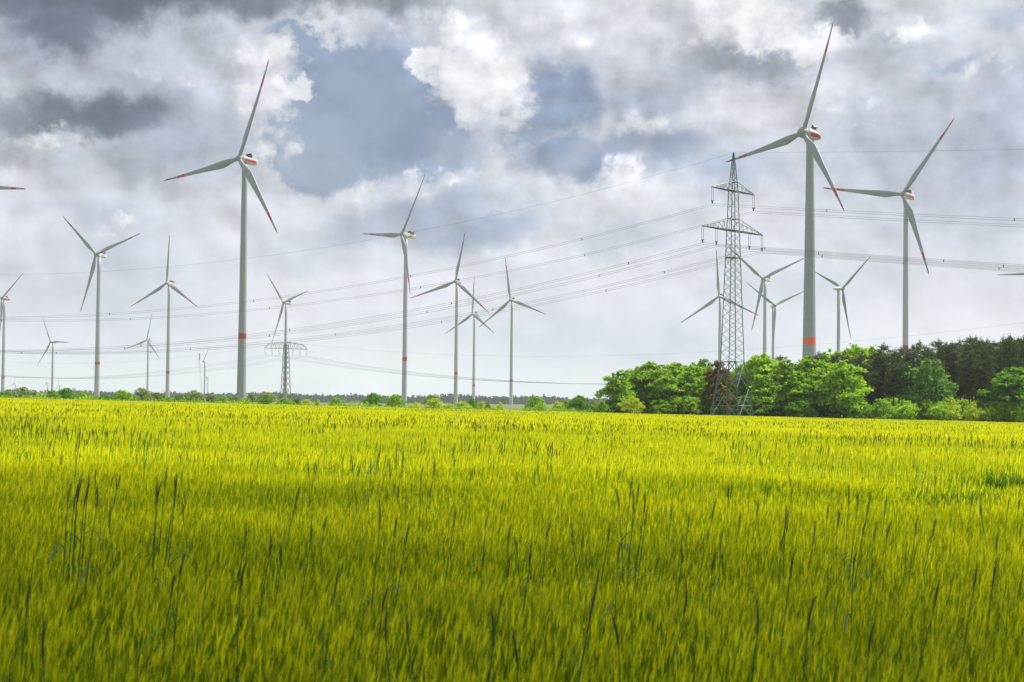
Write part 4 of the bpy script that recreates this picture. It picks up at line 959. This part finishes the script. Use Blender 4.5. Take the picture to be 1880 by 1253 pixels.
for i, (x, y, s) in enumerate(SPOTS):
    st, ea, lv_ = RYE[int(rs.integers(0, len(RYE)))]
    o = empty('rye_stalk', (x, y, float(gz(x, y))), rs.normal() * .5 + (math.pi if rs.uniform() < .15 else 0)); o.scale = (1.0, 1.0, s)
    bd_ = depth_band(y); seen[bd_] += 1
    tag(o, 'dark rye stalk %s, the %s' % (BANDS[bd_], ordinal(seen[bd_])), 'rye stalk', 'rye stalks standing above the barley')
    obj('stem', st, o); obj('ear', ea, o)
    for m_ in (lv_ if s > 1.1 or rs.uniform() < .45 else lv_[:1]): obj('leaf', m_, o)
# the many farther stalks
V, Fc, Tn = [], [], []
vv, ff = [], []
rs = np.random.default_rng(99); N = 9500
Y = 34 + (FIELD_END - 38) * rs.uniform(0, 1, N * 5) ** 1.15; X = rs.uniform(-.29, .29, N * 5) * Y
keep = vnoise(X, Y, 2.5, 21) * .6 + vnoise(X, Y, 14, 22) * .5 > .62; X, Y = X[keep][:N], Y[keep][:N]
N = len(X); Z = gz(X, Y); h = rs.uniform(.86, 1.16, N); lx = rs.normal(size=N) * .07 + .04; wd = np.clip(.006 + Y * .00003, 0, .015)
an = rs.uniform(-.6, .6, N); wx, wy = np.cos(an), np.sin(an)
lev = [(.5, .55, 0), (.86, .55, .2), (.89, 1.25, .8), (.96, 1.25, 1), (1.0, .25, 1)]
pv = []
for (u, w, tt) in lev:
    for sg in (-1, 1): pv.append(np.stack([X + lx * u * u + sg * wx * wd * w, Y + sg * wy * wd * w, Z + h * u], 1))
PV = np.stack(pv, 1).reshape(-1, 3); b0 = (np.arange(N) * 10)[:, None, None]
fc = np.array([[0, 1, 3, 2], [2, 3, 5, 4], [4, 5, 7, 6], [6, 7, 9, 8]])[None] + b0
M_RFAR = leafmat('rye_far', (.025, .075, .012), (.07, .08, .03), .3, .4, .0)
o = obj('rye', mesh('rye', PV, fc.reshape(-1, 4), [M_RFAR], False, None, {'tint': np.tile(np.repeat([l[2] for l in lev], 2), N)}))
tag(o, 'countless small dark rye stalks dotted over the back of the barley field', 'rye', kind='stuff')

# rough grass along the field edge
rs = np.random.default_rng(123); N = 9000; X = rs.uniform(-135, 140, N); Y = FIELD_END + 1 + rs.uniform(0, 9, N) ** 1.0
Z = gz(X, Y); h = .55 + .7 * vnoise(X, Y, 3, 31) * rs.uniform(.5, 1.2, N); a = rs.uniform(0, 6.3, N); w = rs.uniform(.03, .07, N); lx = rs.normal(size=N) * .15
PV = np.stack([np.stack([X - np.cos(a) * w, Y - np.sin(a) * w, Z], 1), np.stack([X + np.cos(a) * w, Y + np.sin(a) * w, Z], 1), np.stack([X + lx, Y, Z + h], 1)], 1).reshape(-1, 3)
o = obj('edge_grass', mesh('edge_grass', PV, np.arange(N * 3).reshape(-1, 3), [leafmat('edge_grass_green', (.05, .10, .02), (.20, .24, .05), .35)], False, None, {'tint': np.repeat(rs.uniform(0, 1, N), 3)}))
tag(o, 'rough uncut grass strip between the barley and the wood', 'grass', kind='stuff')

# dense undergrowth at the foot of the wood
rs = np.random.default_rng(321); n = 26000; X = rs.uniform(19, 150, n); Y = 449 + rs.uniform(0, 60, n) ** 1.0
top_ = (1.2 + 2.8 * vnoise(X, Y, 4, 41)) * np.clip((X - 17) / 8, .3, 1); Z = gz(X, Y) + top_ * rs.uniform(0, 1, n)
nn = unit(n, rs) + np.array([0, 0, .5]); nn /= np.linalg.norm(nn, axis=1, keepdims=True)
V, Fq = quads(np.stack([X, Y, Z], 1), nn, rs.uniform(.35, .8, n), 1.1, rs)
o = obj('undergrowth', mesh('undergrowth', V, Fq, [L_DARK], False, None, {'tint': np.repeat(rs.uniform(0, 1, n) * vnoise(X, Y, 5, 42), 4)}))
tag(o, 'dense dark undergrowth filling the foot of the wood', 'undergrowth', kind='stuff')

# low scrub and weeds along the far edge of the field
rs = np.random.default_rng(654); n = 15000; X = rs.uniform(-150, 24, n); Y = 446 + rs.uniform(0, 26, n)
top_ = np.clip(2.6 * vnoise(X, Y * .3, 6, 51) * vnoise(X, Y, 2, 52) + .25 + .6 * vnoise(X, Y * 0, 17, 53), .2, 2.2); Z = gz(X, Y) + top_ * rs.uniform(0, 1, n)
V, Fq = quads(np.stack([X, Y, Z], 1), unit(n, rs), rs.uniform(.2, .5, n), 1.2, rs)
o = obj('edge_scrub', mesh('edge_scrub', V, Fq, [L_MID], False, None, {'tint': np.repeat(np.clip(rs.uniform(0, .6, n) + .5 * vnoise(X, Y, 9, 54) - .1, 0, 1), 4)}))
tag(o, 'low ragged scrub and weeds along the far field edge', 'scrub', kind='stuff')

# the cloud is added out of view to shade the near end of the field
def added_cloud_mesh():
    rs = np.random.default_rng(9); import bmesh
    bm = bmesh.new()
    for i in range(26):
        a = rs.uniform(0, 6.28); r = 300 * math.sqrt(rs.uniform(0, 1)); rad = rs.uniform(90, 170) * (1.1 - r / 500)
        m = Matrix.Translation((r * math.cos(a), r * .8 * math.sin(a), rs.uniform(-25, 60))) @ Matrix.Diagonal((rad, rad, rad * .55, 1))
        bmesh.ops.create_icosphere(bm, subdivisions=3, radius=1.0, matrix=m)
    me = bpy.data.meshes.new('added_cloud'); bm.to_mesh(me); bm.free(); return me
cm = added_cloud_mesh(); co = np.zeros(len(cm.vertices) * 3, np.float32); cm.vertices.foreach_get('co', co); co = co.reshape(-1, 3)
fl = co[:, :2] - co[:, 2:3] * np.array([sdir.x, sdir.y]) / sdir.z            # outline of its shadow on the ground
nb_ = np.array([math.sin(R(20)), math.cos(R(20))]); reach = float((fl @ nb_).max()); q_ = fl[(fl @ nb_).argmax()]
CH = 1200.0; tgt = np.array([0.0, 17.5]); off = tgt - q_
cmat = bpy.data.materials.new('added_cloud_vapour'); cmat.use_nodes = True; cmat.node_tree.nodes.clear(); t = NT(cmat.node_tree)
cv = t.n('ShaderNodeVolumePrincipled'); cv.inputs['Color'].default_value = (1, 1, 1, 1); cv.inputs['Density'].default_value = .25
oo = t.n('ShaderNodeOutputMaterial'); t.link(cv.outputs[0], oo.inputs['Volume']); cm.materials.append(cmat)
o = obj('added_cloud', cm, None, (off[0] + sdir.x / sdir.z * CH, off[1] + sdir.y / sdir.z * CH, CH)); tag(o, 'unseen cumulus added above the frame to shade the near barley', 'added_cloud', kind='structure')

# ------------------------------------------------------------------ haze
hz = bpy.data.materials.new('haze_air'); hz.use_nodes = True; hz.node_tree.nodes.clear(); t = NT(hz.node_tree)
pv_ = t.n('ShaderNodeVolumePrincipled'); pv_.inputs['Color'].default_value = (.84, .90, 1.0, 1); pv_.inputs['Density'].default_value = 0.000055; pv_.inputs['Anisotropy'].default_value = 0.2
oo = t.n('ShaderNodeOutputMaterial'); t.link(pv_.outputs[0], oo.inputs['Volume'])
V, Fc = box_np(-9500, 9500, -120, 16500, -9, 235)
o = obj('haze', mesh('haze', V, Fc, [hz])); tag(o, 'thin pale haze in the air over the plain', 'haze', kind='stuff')

cy = SC.cycles
cy.max_bounces = 8; cy.diffuse_bounces = 4; cy.transmission_bounces = 4; cy.transparent_max_bounces = 8; cy.volume_bounces = 1
cy.use_adaptive_sampling = True; cy.adaptive_threshold = .008
cy.use_denoising = True
